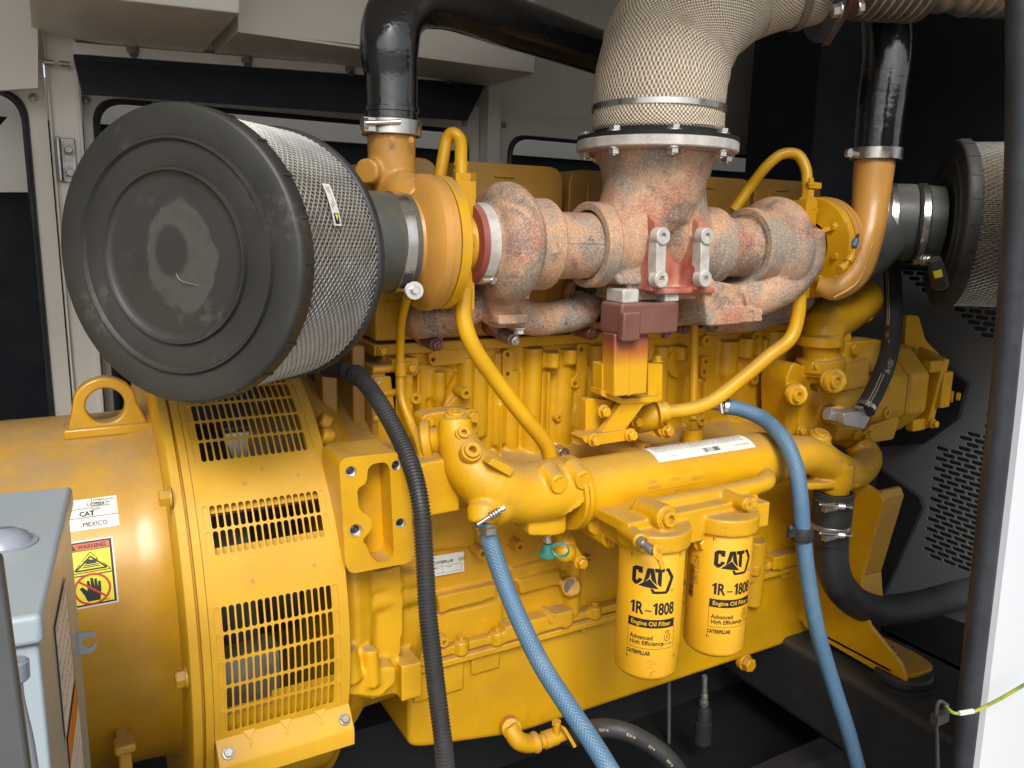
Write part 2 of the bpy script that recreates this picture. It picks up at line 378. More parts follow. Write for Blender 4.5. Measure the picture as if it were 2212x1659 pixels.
# ---------------------------------------------------------------- text
def text_mesh(body, size, bold=0., sx=1., align='LEFT'):
    cu = bpy.data.curves.new('t', 'FONT'); cu.body = body; cu.size = size; cu.offset = bold*size; cu.align_x = align; cu.resolution_u = 3
    o = bpy.data.objects.new('t', cu); sc.collection.objects.link(o)
    dg = bpy.context.evaluated_depsgraph_get(); me = bpy.data.meshes.new_from_object(o.evaluated_get(dg))
    V = [(v.co.x*sx, v.co.y) for v in me.vertices]; Fc = [list(p.vertices) for p in me.polygons]
    bpy.data.objects.remove(o); bpy.data.curves.remove(cu); bpy.data.meshes.remove(me)
    return V, Fc
class Ink:                                   # flat print laid on a surface by mapping (x, y) -> point
    def __init__(s, fn, ml=None): s.bm = bmesh.new(); s.fn = fn; s.ml = ml
    def tri(s, a, b, c, lift, k=0):
        if s.ml and k < 8:
            e = [(math.dist(a, b), a, b, c), (math.dist(b, c), b, c, a), (math.dist(c, a), c, a, b)]; m = max(e, key=lambda q: q[0])
            if m[0] > s.ml:
                p = ((m[1][0]+m[2][0])/2, (m[1][1]+m[2][1])/2); s.tri(m[1], p, m[3], lift, k+1); s.tri(p, m[2], m[3], lift, k+1); return
        try: s.bm.faces.new([s.bm.verts.new(s.fn(q[0], q[1], lift)) for q in (a, b, c)])
        except ValueError: pass
    def text(s, body, x, y, size, bold=0, sx=1, rot=0, align='LEFT', lift=0):
        V, Fc = text_mesh(body, size, bold, sx, align); c, d = math.cos(rot), math.sin(rot)
        if s.ml:
            W = [(x+a*c-b_*d, y+a*d+b_*c) for a, b_ in V]
            for f in Fc:
                for k in range(1, len(f)-1): s.tri(W[f[0]], W[f[k]], W[f[k+1]], lift)
            return
        vs = [s.bm.verts.new(s.fn(x+a*c-b_*d, y+a*d+b_*c, lift)) for a, b_ in V]
        for f in Fc:
            try: s.bm.faces.new([vs[i] for i in f])
            except ValueError: pass
    def poly(s, pts, lift=0):
        if s.ml:
            for t in tessellate_polygon([[Vector((x, y, 0)) for x, y in pts]]): s.tri(pts[t[0]], pts[t[1]], pts[t[2]], lift)
            return
        vs = [s.bm.verts.new(s.fn(x, y, lift)) for x, y in pts]
        if len(pts) <= 4:
            try: s.bm.faces.new(vs)
            except ValueError: pass
            return
        for t in tessellate_polygon([[Vector((x, y, 0)) for x, y in pts]]):
            try: s.bm.faces.new([vs[k] for k in t])
            except ValueError: pass
    def rect(s, x0, y0, x1, y1, lift=0, nx=10):
        for i in range(nx):
            a = x0+(x1-x0)*i/nx; b_ = x0+(x1-x0)*(i+1)/nx; s.poly([(a, y0), (b_, y0), (b_, y1), (a, y1)], lift)
    def line(s, pts, w, lift=0):
        for (a, b_), (c, d) in zip(pts, pts[1:]):
            L = math.hypot(c-a, d-b_) or 1e-9; nx, ny = -(d-b_)/L*w/2, (c-a)/L*w/2
            s.poly([(a+nx, b_+ny), (a-nx, b_-ny), (c-nx, d-ny), (c+nx, d+ny)], lift)
    def frame(s, x0, y0, x1, y1, w, lift=0):
        s.rect(x0, y0, x1, y0+w, lift); s.rect(x0, y1-w, x1, y1, lift); s.rect(x0, y0+w, x0+w, y1-w, lift, 1); s.rect(x1-w, y0+w, x1, y1-w, lift, 1)
    def done(s, name, mat, parent, label=None):
        me = bpy.data.meshes.new(name); s.bm.to_mesh(me); s.bm.free(); me.materials.append(M[mat])
        o = bpy.data.objects.new(name, me); sc.collection.objects.link(o); o.parent = parent
        if parent.type == 'EMPTY': o.matrix_parent_inverse = Matrix.Translation(-Vector(parent.location))
        if label: o['label'] = label
        return o
def planefn(o, ax, ay, nrm, off=.0008):
    o = Vector(o); ax = Vector(ax).normalized(); ay = Vector(ay).normalized(); nrm = Vector(nrm).normalized()
    return lambda x, y, l=0: o+ax*x+ay*y+nrm*(off+l)
def cylfn(c, axis, zero, r, off=.0006):      # x runs round the cylinder (metres of arc), y along the axis
    c = Vector(c); axis = Vector(axis).normalized(); zero = Vector(zero); zero = (zero-axis*zero.dot(axis)).normalized(); side = axis.cross(zero)
    return lambda x, y, l=0: c+axis*y+(zero*math.cos(x/r)+side*math.sin(x/r))*(r+off+l)

# slotted sheet: cells with stadium holes; fn(a, b, depth)
def slots(b, fn, a0, a1, na, b0, b1, nb, ha=.62, hb=.86, th=.0015, blind=None, skip=None, stag=0):
    da = (a1-a0)/na; db = (b1-b0)/nb
    for j in range(nb):
        off = stag*da*(j % 2)
        for i in range(na):
            ca = a0+(i+.5)*da+off; cb = b0+(j+.5)*db
            if skip and skip(ca, cb): 
                rect = [(ca-da/2, cb-db/2), (ca+da/2, cb-db/2), (ca+da/2, cb+db/2), (ca-da/2, cb+db/2)]
                b.face([fn(x, y, 0) for x, y in rect]); continue
            slot_cell(b, fn, ca, cb, da, db, ha, hb, th, blind and blind(i, j))
def slot_cell(b, fn, ca, cb, da, db, ha, hb, th, blind=False, asp=1.):
    hw, hh = da/2, db/2; ra = hw*ha; rb = ra*asp          # rb: end radius measured in b units
    yc = hh*hb-rb
    if yc < 0: yc = 0
    A = []; fc = math.atan2((hh-yc)/asp, hw)
    for f in (0, fc/2, fc, (fc+PI/2)/2, PI/2): A.append(f)
    A = A+[PI-f for f in A[-2::-1]]
    inner = []; outer = []
    for sgn in (1, -1):
        for f in A:
            g = f if sgn > 0 else f+PI
            c, d = math.cos(g), math.sin(g)
            inner.append((ca+ra*c, cb+sgn*yc+rb*d))
            k = min(hw/max(abs(c), 1e-9), (hh-yc)/asp/max(abs(d), 1e-9))
            outer.append((ca+k*c, cb+sgn*yc+k*d*asp))
    n = len(inner)
    vi = [b.bm.verts.new(fn(x, y, 0)) for x, y in inner]; vo = [b.bm.verts.new(fn(x, y, 0)) for x, y in outer]; vd = [b.bm.verts.new(fn(x, y, th)) for x, y in inner]
    for i in range(n):
        k = (i+1) % n
        b.bm.faces.new((vo[i], vo[k], vi[k], vi[i])); b.bm.faces.new((vi[i], vi[k], vd[k], vd[i]))
    if blind: b.bm.faces.new(vd)
#PARTS
# ================================================================ helpers for plates
def plate(b, outer, holes, vec):            # polygon with holes, extruded by vec
    bm = b.bm; vec = Vector(vec); loops = [outer]+list(holes); fr = []; es = []
    for lp in loops:
        vs = [bm.verts.new(p) for p in lp]; fr.append(vs)
        es += [bm.edges.new((vs[i], vs[(i+1) % len(vs)])) for i in range(len(vs))]
    res = bmesh.ops.triangle_fill(bm, use_beauty=True, edges=es); fs = [g for g in res['geom'] if isinstance(g, bmesh.types.BMFace)]
    mp = {}
    for vs in fr:
        for v in vs: mp[v] = bm.verts.new(v.co+vec)
    for f in fs:
        try: bm.faces.new([mp[v] for v in f.verts][::-1])
        except (ValueError, KeyError): pass
    for vs in fr:
        for i in range(len(vs)):
            a, c = vs[i], vs[(i+1) % len(vs)]; bm.faces.new((a, c, mp[c], mp[a]))
def circ(c, r, ax=(0, 1, 0), n=20):
    c = Vector(c); ax = Vector(ax).normalized(); u = ax.orthogonal().normalized(); v = ax.cross(u)
    return [c+u*math.cos(2*PI*i/n)*r+v*math.sin(2*PI*i/n)*r for i in range(n)]
def rect3(x0, x1, z0, z1, y, rnd=0, k=6):
    p = [V3(x0, y, z0), V3(x1, y, z0), V3(x1, y, z1), V3(x0, y, z1)]
    return rounded(p, rnd, k) if rnd else p
def boss(name, b_or_parent, u, v, Y, rpx, h=.02, hole=.45, mat='cast', deep=.012):
    c = P(u, v, Y); r = rpx/ppm(c); b = B()
    b.lathe(c+V3(0, h, 0), (0, -1, 0), [(0, r*1.12), (h*.3, r), (h-.0015, r), (h, r*.93), (h, r*hole), (h-deep, r*hole), (h-deep, 0)], 24, cap=False)
    o = obj(name, b, mat, b_or_parent); return o
def bolt(parent, u, v, Y, rpx, mat='yellow', ax=(0, -1, 0), h=None, washer=1.3, name='bolt', stud=0):
    c = P(u, v, Y); r = rpx/ppm(c); b = B(); b.hexb(c, ax, r, h or r*1.1, washer, r*.28, stud); return obj(name, b, mat, parent)
def bolt3(parent, c, r, ax, mat='silver', h=None, washer=1.3, name='bolt', stud=0):
    b = B(); b.hexb(Vector(c), ax, r, h or r*1.1, washer, r*.28, stud); return obj(name, b, mat, parent)

# ================================================================ the setting
b = B(); b.box(-60, 60, -60, 60, -.62, -.60); struct('ground', b, 'floor')
EN = thing('generator_enclosure', 'beige steel sound enclosure standing around the whole yellow machine', 'enclosure', (1, 2.6, -.6))
b = B(); b.box(-1.5, 4.2, .78, 3.3, -.60, -.02); b.box(-1.5, 4.2, .78, 1.0, -.6, .02); obj('base_tray', b, 'tray', EN)
b = B(); b.box(-1.5, 4.2, .80, 2.64, 2.50, 2.56); obj('roof', b, 'beige', EN)
b = B(); b.box(-1.56, -1.5, .8, 3.3, -.6, 2.56); obj('side_wall', b, 'beige', EN)
b = B(); b.box(4.2, 4.26, .8, 3.3, -.6, 2.56); obj('side_wall', b, 'foam', EN)
b = B(); b.box(-1.5, 4.2, 3.25, 3.3, -.6, 1.95); obj('outer_wall', b, 'foam', EN)
WB = 2.6
def wpanel(x0, x1, z0, z1, ix0, ix1, iz0, iz1):
    b = B(); plate(b, rect3(x0, x1, z0, z1, WB), [rect3(ix0, ix1, iz0, iz1, WB, .075, 8)], (0, .025, 0)); o = obj('back_panel', b, 'beige', EN)
    b = B(); pts = rect3(ix0+.004, ix1-.004, iz0+.004, iz1-.004, WB-.002, .075, 8)
    b.grid([[p+V3(0, -.012*math.cos(a), 0)+(V3((ix0+ix1)/2, WB, (iz0+iz1)/2)-p).normalized()*(.011*math.sin(a)) for a in [2*PI*k/8 for k in range(8)]] for p in pts], cu=True, cv=True)
    obj('window_seal', b, 'seal', EN)
wpanel(-1.3, .026, .6, 2.02, -1.2, -.022, .95, 1.935)
wpanel(.112, 1.345, .6, 2.02, .140, 1.30, .95, 1.935)
wpanel(1.405, 2.85, .6, 2.02, 1.465, 2.75, .95, 1.935)
b = B(); b.box(-1.4, 4.1, WB+.03, WB+.05, 2.02, 2.5); b.box(-1.4, 4.1, WB+.03, WB+.05, -.3, .6); b.box(2.85, 4.1, WB+.03, WB+.05, -.3, 2.5); obj('back_panel', b, 'beige', EN)
b = B(); b.box(.030, .106, 2.53, 2.66, -.2, 2.5); b.box(.030, .036, 2.515, 2.53, -.2, 2.5); b.box(.098, .106, 2.515, 2.53, -.2, 2.5); obj('post', b, 'beige', EN, bev=.003)
b = B(); b.box(1.349, 1.40, 2.54, 2.66, -.2, 2.5); obj('post', b, 'beige', EN, bev=.003)
b = B(); b.box(.040, .048, 2.47, 2.53, 1.70, 1.815); b.box(.050, .085, 2.520, 2.529, 1.70, 1.815); obj('hinge_plate', b, 'steel', EN, bev=.002)
bolt3(EN, (.068, 2.519, 1.785), .011, (0, -1, 0), 'steel'); bolt3(EN, (.068, 2.519, 1.725), .011, (0, -1, 0), 'steel')
for u, v in ((72, 211), (186, 217), (1003, 267), (1088, 270)):
    bolt3(EN, P(u, v, WB-.001), .009, (0, -1, 0), 'steel', h=.006)
# what stands behind the window openings: hood ledges
b = B(); b.box(-1.3, 4.1, 2.975, 2.998, 1.905, 2.03); obj('hood_ledge', b, 'beige', EN)
b = B(); b.prism([P(-60, 340, 2.8), P(52, 212, 2.8), P(62, 415, 2.8), P(-60, 415, 2.8)], (0, .02, 0)); obj('lit_area_panel', b, 'beige', EN)  # beige panel whose shape stands in for a diagonally lit area
b = B(); b.box(-1.3, 4.1, 3.0, 3.02, .3, 2.03); obj('hood_baffle', b, 'foam', EN)
# overhead boxes, light strip with bolts, black baffle
b = B(); b.prism([P(60, -40, 2.0), P(250, -1, 2.0), P(518, 29, 2.0), P(518, -120, 2.0), P(60, -120, 2.0)], (0, .5, 0))
pa = P(250, -1, 2.0); pb = P(518, 29, 2.0)
obj('overhead_duct', b, 'beige', EN, bev=.003)
b = B(); b.prism([P(514, 68, 2.2), P(775, 97, 2.2), P(1155, 157, 2.2), P(1155, -80, 2.2), P(514, -120, 2.2)], (0, .34, 0)); b.prism([P(513, 69, 2.196), P(1156, 158, 2.196), P(1156, 152, 2.196), P(513, 63, 2.196)], (0, .003, 0)); obj('overhead_duct', b, 'beige', EN, bev=.002)
b = B(); b.prism([P(150, 88, 2.56), P(1150, 156, 2.56), P(1150, 60, 2.56), P(150, -30, 2.56)], (0, .05, 0)); obj('soffit', b, 'beige', EN)
b = B(); b.prism([P(156, 91, 2.5), P(1048, 166, 2.5), P(1048, 181, 2.5), P(158, 116, 2.5)], (0, .012, 0)); obj('light_strip', b, 'beige', EN)
for u, v in ((287, 107), (533, 129), (756, 149), (966, 167)): bolt3(EN, P(u, v, 2.497), .012, (0, -.7, -.7), 'steel', h=.02)
for u, v in ((105, 135), (140, 138)): b = B(); c = P(u, v, 2.5); b.cyl(c-V3(.012, 0, 0), c+V3(.012, 0, 0), .007); obj('pin', b, 'steel', EN)
b = B(); q = [P(160, 131, 2.49), P(1048, 186, 2.49), P(1010, 262, 2.40), P(178, 205, 2.40)]; b.prism(q, (0, .03, .01))
b.prism([P(158, 117, 2.495), P(1048, 182, 2.495), P(1048, 187, 2.49), P(160, 131, 2.49)], (0, .01, 0)); obj('black_baffle', b, 'foam', EN, bev=.003)
# left-hand ceiling gusset
b = B(); b.prism([P(-150, -60, 2.45), P(82, -60, 2.45), P(82, 190, 2.45), P(-150, 205, 2.45)], (0, .02, 0)); obj('back_panel', b, 'beige', EN)
# ---- right: perforated fan guard plate (plane x = 2.7) and radiator beyond
GX = 2.7
def gpl(y, z): return lambda: None
g = B()
fn = lambda a, c, d: V3(GX+d, a, c)
# slotted field, staircase outline as in the photo
db = .0190; da = .052
for j in range(54):
    z = .462+db*(j+.5)
    a_hi = 1.640 if z < .875 else (1.575 if z < .95 else (1.475 if z < 1.27 else (1.53+ (z-1.27)*1.6)))
    k0 = 0
    a = 1.20+(da*.5 if j % 2 else 0)
    while a+da <= a_hi+.012:
        slot_cell(g, fn, a+da/2, z, da, db, .42, 1.0, .002) if False else None
        # stadium lying along y: swap roles of the axes
        fs = lambda p, q_, d: V3(GX+d, q_, p)
        slot_cell(g, fs, z, a+da/2, db, da, .74, .88, .003)
        a += da
    g.face([V3(GX, a, z-db/2), V3(GX, 2.4, z-db/2), V3(GX, 2.4, z+db/2), V3(GX, a, z+db/2)])
    if j % 2: g.face([V3(GX, 1.2, z-db/2), V3(GX, 1.2+da/2, z-db/2), V3(GX, 1.2+da/2, z+db/2), V3(GX, 1.2, z+db/2)])
g.face([V3(GX, 1.2, .30), V3(GX, 1.90, .235), V3(GX, 1.90, .462), V3(GX, 1.2, .462)])
g.face([V3(GX, 1.90, .235), V3(GX, 1.90, .462), V3(GX, 2.4, .462), V3(GX, 2.4, .3)])
RD = thing('radiator_guard', 'dark grey slotted fan guard plate behind the front of the engine', 'fan guard', (GX, 1.6, .2))
obj('guard_plate', g, 'guard', RD)
b = B(); b.prism([V3(GX, 1.2, 1.50), V3(GX, 1.2, 2.45), V3(GX, 2.4, 2.45), V3(GX, 2.4, 1.5)], (.02, 0, 0)); obj('upper_plate', b, 'navy', RD)
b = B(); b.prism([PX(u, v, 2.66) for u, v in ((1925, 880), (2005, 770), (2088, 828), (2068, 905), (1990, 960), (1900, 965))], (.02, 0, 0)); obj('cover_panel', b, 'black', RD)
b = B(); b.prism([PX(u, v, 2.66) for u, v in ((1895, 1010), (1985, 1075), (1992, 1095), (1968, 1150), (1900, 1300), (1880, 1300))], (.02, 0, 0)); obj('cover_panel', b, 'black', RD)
b = B(); b.box(2.9, 3.3, 1.0, 2.6, 0, 2.4); obj('radiator_core', b, 'black', RD)
b = B(); b.box(2.35, 2.69, 2.0, 2.32, 1.66, 2.47); obj('air_duct', b, 'foam', RD, bev=.01)
# ================================================================ generator
YC, ZC = 1.88, .81
G = thing('generator', 'big round yellow generator housing with slotted vent cover on its side', 'generator', (0, YC, .2))
cm = lambda R: (lambda x, arc, d: V3(x, YC-(R-d)*math.cos(arc/R), ZC+(R-d)*math.sin(arc/R)))
b = B(); b.lathe((-1.3, YC, ZC), (1, 0, 0), [(0, .378), (1.40, .380), (1.44, .384), (1.465, .40)], 96); obj('body', b, 'gen', G)
b = B(); b.lathe((.158, YC, ZC), (1, 0, 0), [(0, .36), (0, .508), (.002, .511), (.017, .511), (.018, .500), (.0215, .500), (.0225, .513), (.036, .513), (.037, .508), (.037, .47)], 120, cap=False); obj('end_ring', b, 'vent', G)
R = .512; fnv = cm(R); rad = math.radians; x0, x1 = .203, .428; na = 18
vb = B()
def patch(a0, a1, xa, xb, n=12, RR=R):
    f = cm(RR); vb.grid([[f(xa, (a0+(a1-a0)*i/n)*RR*PI/180, 0), f(xb, (a0+(a1-a0)*i/n)*RR*PI/180, 0)] for i in range(n+1)])
blocks = [(44.0, 81.0, 7), (24.2, 34.7, 2), (-13.4, 14.6, 5)]
for a0, a1, nb in blocks:
    slots(vb, fnv, x0, x1, na, rad(a0)*R, rad(a1)*R, nb, .74, .92, .002, blind=lambda i, j: i in (0, na-1))
    patch(a0, a1, .195, x0, 12); patch(a0, a1, x1, .445, 12)
for a0, a1 in ((34.7, 44.0), (14.6, 24.2), (81, 130), (-15.5, -13.4)): patch(a0, a1, .195, .445)
f = cm(R); vb.grid([[f(.445, rad(a)*R, 0), f(.447, rad(a)*R, .003), f(.445, rad(a)*R, .03)] for a in range(-60, 131, 3)])
vo = obj('vent_cover', vb, 'vent', G)
for (aa, xx) in ((38.2, .285), (38.6, .385), (18.2, .275), (19, .388), (41, .32)):
    b = B(); c = f(xx, rad(aa)*R, 0); nn = V3(0, -math.cos(rad(aa)), math.sin(rad(aa))); b.cyl(c, c+nn*.0012, .0042, n=14); obj('rivet', b, 'baked', G)
# inner casing with openings, seen through the slots
ib = B(); RI = .496
def casing(a0, a1, xa, xb):                 # solid patch
    f = cm(RI); n = max(2, int((a1-a0)/3)); ib.grid([[f(xa, rad(a0+(a1-a0)*i/n)*RI, 0), f(xb, rad(a0+(a1-a0)*i/n)*RI, 0)] for i in range(n+1)])
ops = [(43, 76, .222, .415), (26.0, 33.2, .222, .420), (-10.5, 15.5, .222, .428)]
casing(-60, 130, .19, .2165); casing(-60, 130, .4285, .444); prev = -60; ops.reverse()
for a0, a1, xa, xb in ops: casing(prev, a0, .2165, .4285); casing(a0, a1, xb, .4285); prev = a1; 
casing(prev, 130, .2165, .4285); casing(-10.5, -7.0, .3, .4285)
for a0, a1, xa, xb in ops:
    f = cm(RI)
    n = 8
    for aa, s in ((a0, 1), (a1, -1)):
        ib.grid([[f(x, rad(aa)*RI, d) for d in (0, .02)] for x in (xa, xb)])
obj('inner_casing', ib, 'vent', G)
b = B(); b.lathe((.2, YC, ZC), (1, 0, 0), [(0, .0), (0, .33), (.11, .33), (.112, .18), (.24, .18), (.24, 0)], 60, cap=False); obj('rotor', b, 'dark', G)
b = B(); b.box(.21, .33, 1.45, 1.50, .62, .80); obj('terminal_box', b, 'steel', G)
# folded lip below the slots
def gy(a, r=R): return YC-r*math.cos(rad(a)), ZC+r*math.sin(rad(a))
y0, z0 = gy(-14.6)
pr = [(y0, z0), (y0-.006, z0-.006), (y0-.030, z0-.034), (y0-.032, z0-.040), (y0-.032, z0-.070), (y0-.028, z0-.070), (y0-.028, z0-.042), (y0-.002, z0-.012), (y0+.01, z0-.012), (y0+.01, z0)]
b = B(); b.prism([V3(.196, y, z) for y, z in pr], (.25, 0, 0))
obj('cover_lip', b, 'vent', G, bev=.0015)
for xx in (.255, .322, .388):
    b = B(); b.prism([V3(xx-.012, y0-.004, z0-.006), V3(xx+.012, y0-.004, z0-.006), V3(xx, y0-.020, z0-.020)], (0, .004, -.012)); b.prism([V3(xx-.011, y0-.001, z0+.004), V3(xx+.011, y0-.001, z0+.004), V3(xx, y0-.012, z0-.010)], (0, .004, -.01)); obj('lip_gusset', b, 'vent', G)
for xx in (.214, .430): bolt3(G, (xx, y0-.019, z0-.020), .0085, (0, -.72, .70), 'steel', h=.009)
lb = B(); f2 = cm(.486)
slots(lb, f2, .23, .425, 17, rad(-33)*.486, rad(-28.6)*.486, 1, .62, .86, .003, blind=lambda i, j: True)
for a0, a1, xa, xb in ((-28.6, -10, .2, .43), (-33, -28.6, .2, .23), (-33, -28.6, .425, .43), (-60, -33, .2, .43)):
    lb.grid([[f2(xa, rad(a0+(a1-a0)*i/8)*.486, 0), f2(xb, rad(a0+(a1-a0)*i/8)*.486, 0)] for i in range(9)])
obj('lower_cover', lb, 'vent', G)
for u, v in ((348, 1112+0), ): pass
bolt3(G, (.157, 1.475, 1.12), .0155, (-1, 0, 0), 'gen', h=.016); bolt3(G, (.157, 1.40, .81), .0155, (-1, 0, 0), 'gen', h=.016)
# lifting lug
b = B(); zc = P(225, 850, 1.80); c = V3(zc.x, 1.80, 1.222)
out = [V3(c.x-.072, 1.78, 1.18)]+[V3(c.x-.058*math.cos(a)*(1 if abs(a-PI/2) < 1.2 else 1), 1.78, 1.235+.055*math.sin(a)) for a in [PI*k/16 for k in range(17)]]+[V3(c.x+.080, 1.78, 1.18)]
plate(b, out, [circ(V3(c.x, 1.78, 1.232), .036, n=28)], (0, .035, 0)); b.box(c.x-.078, c.x+.09, 1.765, 1.83, 1.172, 1.192); obj('lifting_lug', b, 'gen', G, bev=.004)
# small bracket under the body
b = B(); q = P(265, 1600, 1.50); b.box(q.x-.01, q.x+.012, 1.47, 1.55, .40, q.z+.01); b.box(q.x-.016, q.x+.02, 1.46, 1.5, q.z-.005, q.z+.012); obj('foot_bracket', b, 'gen', G, bev=.004)
# generator data plate and warning label (lie on the round body)
RB = .3795
body = lambda x, arc, l=0: V3(x, YC-(RB+.0008+l)*math.cos(arc/RB), ZC+(RB+.0008+l)*math.sin(arc/RB))
def onbody(u, v):
    r = ray(u, v); oy, oz = -YC, CAM.z-ZC; A = r.y**2+r.z**2; Bq = 2*(oy*r.y+oz*r.z); C = oy*oy+oz*oz-RB*RB
    t = (-Bq-math.sqrt(max(Bq*Bq-4*A*C, 0)))/2/A; p = CAM+r*t; return p.x, math.atan2(p.z-ZC, YC-p.y)*RB
ax0, ay1 = onbody(155, 1085); ax1, ay0 = onbody(251, 1118); ax1b, _ = onbody(251, 1070)
i = Ink(body); H = abs(ay1-onbody(160, 1127)[1]); X0 = ax1b-.105; X1 = ax1b; Y1 = onbody(251, 1070)[1]; Y0 = Y1-.062
n = 12
for k in range(n): i.poly([(X0, Y0+(Y1-Y0)*k/n), (X1, Y0+(Y1-Y0)*k/n), (X1, Y0+(Y1-Y0)*(k+1)/n), (X0, Y0+(Y1-Y0)*(k+1)/n)])
dp = i.done('data_plate', 'white', G, 'white metal data plate with black maker name')
i = Ink(body); L = .0010
i.line([(X0, Y0+.042), (X1-.042, Y0+.042)], .0007, L); i.line([(X0, Y0+.024), (X1, Y0+.024)], .0007, L); i.line([(X1-.042, Y0+.024), (X1-.042, Y1)], .0007, L)
i.text('CAT', X1-.0640, Y0+.027, .013, .02, .95, lift=L)
for k, tx in enumerate(('CATERPILLAR INC.', 'PEORIA IL USA', 'MADE IN USA', 'DATE')): i.text(tx, X1-.040, Y1-.007-.006*k, .0048, 0, .9, lift=L)
i.text('MEXICO', X0+.045, Y0+.006, .012, 0, .9, lift=L); i.text('LC7024', X0+.055, Y0+.046, .009, lift=L)
i.done('plate_print', 'ink', dp)
WX1 = onbody(243, 1158)[0]; WY1 = onbody(243, 1158)[1]; WY0 = onbody(245, 1302)[1]; WW = .080; WX0 = WX1-WW; WH = WY1-WY0
i = Ink(body); n = 24
for k in range(n): i.poly([(WX0, WY0+WH*k/n), (WX1, WY0+WH*k/n), (WX1, WY0+WH*(k+1)/n), (WX0, WY0+WH*(k+1)/n)])
wl = i.done('warning_label', 'white', G, 'yellow WARNING label with hot surface triangle and no-touch hand')
def strips(mat, xa, xb, ya, yb, l, name):
    i = Ink(body); n = max(2, int((yb-ya)/.004))
    for k in range(n): i.poly([(xa, ya+(yb-ya)*k/n), (xb, ya+(yb-ya)*k/n), (xb, ya+(yb-ya)*(k+1)/n), (xa, ya+(yb-ya)*(k+1)/n)], l)
    return i.done(name, mat, wl)
strips('ink', WX0+.002, WX1-.003, WY0+.003, WY1-.003, .0004, 'label_border')
hb = WY1-.020; mid = WY0+WH*.47
strips('warnyellow', WX0+.007, WX1-.0065, mid+.001, hb, .0008, 'label_field'); strips('warnyellow', WX0+.007, WX1-.0065, WY0+.006, mid-.001, .0008, 'label_field')
strips('warnorange', WX0+.007, WX1-.0065, hb+.001, WY1-.006, .0008, 'label_field')
i = Ink(body); i.text('WARNING', WX0+.0215, hb+.0040, .0108, .02, .88, lift=.0012); i.poly([(WX0+.008, hb+.003), (WX0+.020, hb+.003), (WX0+.014, hb+.013)], .0012)
tc_ = (WX0+WX1)/2+.001; tb = mid+.005; tt = hb-.003
i.line([(tc_-.031, tb), (tc_+.031, tb), (tc_, tt), (tc_-.031, tb)], .0014, .0012); i.line([(tc_-.025, tb+.004), (tc_+.025, tb+.004), (tc_, tt-.008), (tc_-.025, tb+.004)], .0028, .0012)
i.poly([(tc_-.011, tb+.020), (tc_-.005, tb+.023), (tc_+.003, tb+.021), (tc_+.011, tb+.022), (tc_+.011, tb+.018), (tc_+.005, tb+.015), (tc_-.004, tb+.015), (tc_-.012, tb+.018)], .0012)
for k in range(3): i.line([(tc_-.014+.002*k, tb+.009+.003*k), (tc_+.014-.002*k, tb+.009+.003*k)], .0016, .0012)
hc = (tc_-.001, (WY0+mid)/2+.003)
hand = [(-.009, -.021), (.011, -.021), (.014, -.004), (.014, .012), (.010, .012), (.009, .002), (.008, .017), (.004, .017), (.004, .003), (.002, .019), (-.002, .019), (-.002, .003), (-.004, .015), (-.008, .015), (-.008, -.002), (-.016, .006), (-.020, .003), (-.013, -.010)]
i.poly([(hc[0]+a, hc[1]+c) for a, c in hand], .0012); i.text('209-8527', WX1-.030, WY0+.0075, .0045, lift=.0012)
i.done('label_print', 'ink', wl)
i = Ink(body); cr = [(hc[0]+.028*math.cos(2*PI*k/32), hc[1]+.026*math.sin(2*PI*k/32)) for k in range(33)]; i.line(cr, .0035, .0018); i.line([(hc[0]-.022, hc[1]+.017), (hc[0], hc[1]), (hc[0]+.022, hc[1]-.017)], .0035, .0018); i.done('label_symbol', 'warnred', wl)
# ================================================================ engine
E = thing('diesel_engine', 'large yellow six-cylinder diesel engine block with oil pan and cast housings', 'engine', (1.3, YC, .3))
YB, YL, YR = 1.70, 1.61, 1.58
# upper block wall with cast relief, fused by a voxel remesh
b = B()
b.box(.64, 2.12, YB, 2.0, 1.02, 1.318)
b.box(.62, .70, 1.66, 1.98, .86, 1.30)
def rib(u0, u1, v0, v1, dep, point=0, Y=YB):      # vertical half-round bulge
    dep = dep*1.5; a = P(u0, (v0+v1)/2, Y); c = P(u1, (v0+v1)/2, Y); z1 = P((u0+u1)/2, v0, Y).z; z0 = P((u0+u1)/2, v1, Y).z; r = (c.x-a.x)/2; xm = (a.x+c.x)/2
    n = 12; top = []; 
    rows = []
    for z, k in ((z1, 1), (z0+point, 1), (z0, .25 if point else 1)):
        rows.append([V3(xm-r*k*math.cos(PI*j/n), Y-dep*k*math.sin(PI*j/n)+.002, z) for j in range(n+1)]+[V3(xm+r*k, Y+.04, z), V3(xm-r*k, Y+.04, z)])
    vv = b.grid(rows, cv=True); b.bm.faces.new(vv[0][::-1]); b.bm.faces.new(vv[-1])
for q in ((985, 1020, 770, 925, .020, .05), (1020, 1052, 795, 940, .012), (1060, 1093, 760, 960, .012), (1125, 1166, 750, 975, .022, .0), (1166, 1200, 758, 792, .03), (1196, 1235, 770, 990, .014), (1205, 1240, 752, 785, .026), (1268, 1296, 745, 880, .016), (928, 960, 800, 900, .02, .05),
          (1413, 1440, 748, 930, .012), (1446, 1476, 745, 775, .03), (1550, 1588, 735, 840, .022, .05), (1590, 1618, 728, 770, .028), (1592, 1650, 770, 900, .010), (1660, 1698, 715, 880, .015), (1480, 1500, 820, 930, .012), (1092, 1120, 800, 985, .010), (1236, 1262, 800, 985, .016), (1030, 1042, 760, 800, .02), (1070, 1076, 870, 985, .02), (1172, 1180, 800, 985, .016), (1300, 1306, 745, 800, .02), (1405, 1411, 748, 930, .02), (1508, 1513, 820, 900, .02), (1640, 1650, 730, 780, .016), (890, 902, 800, 850, .02)): rib(*q)
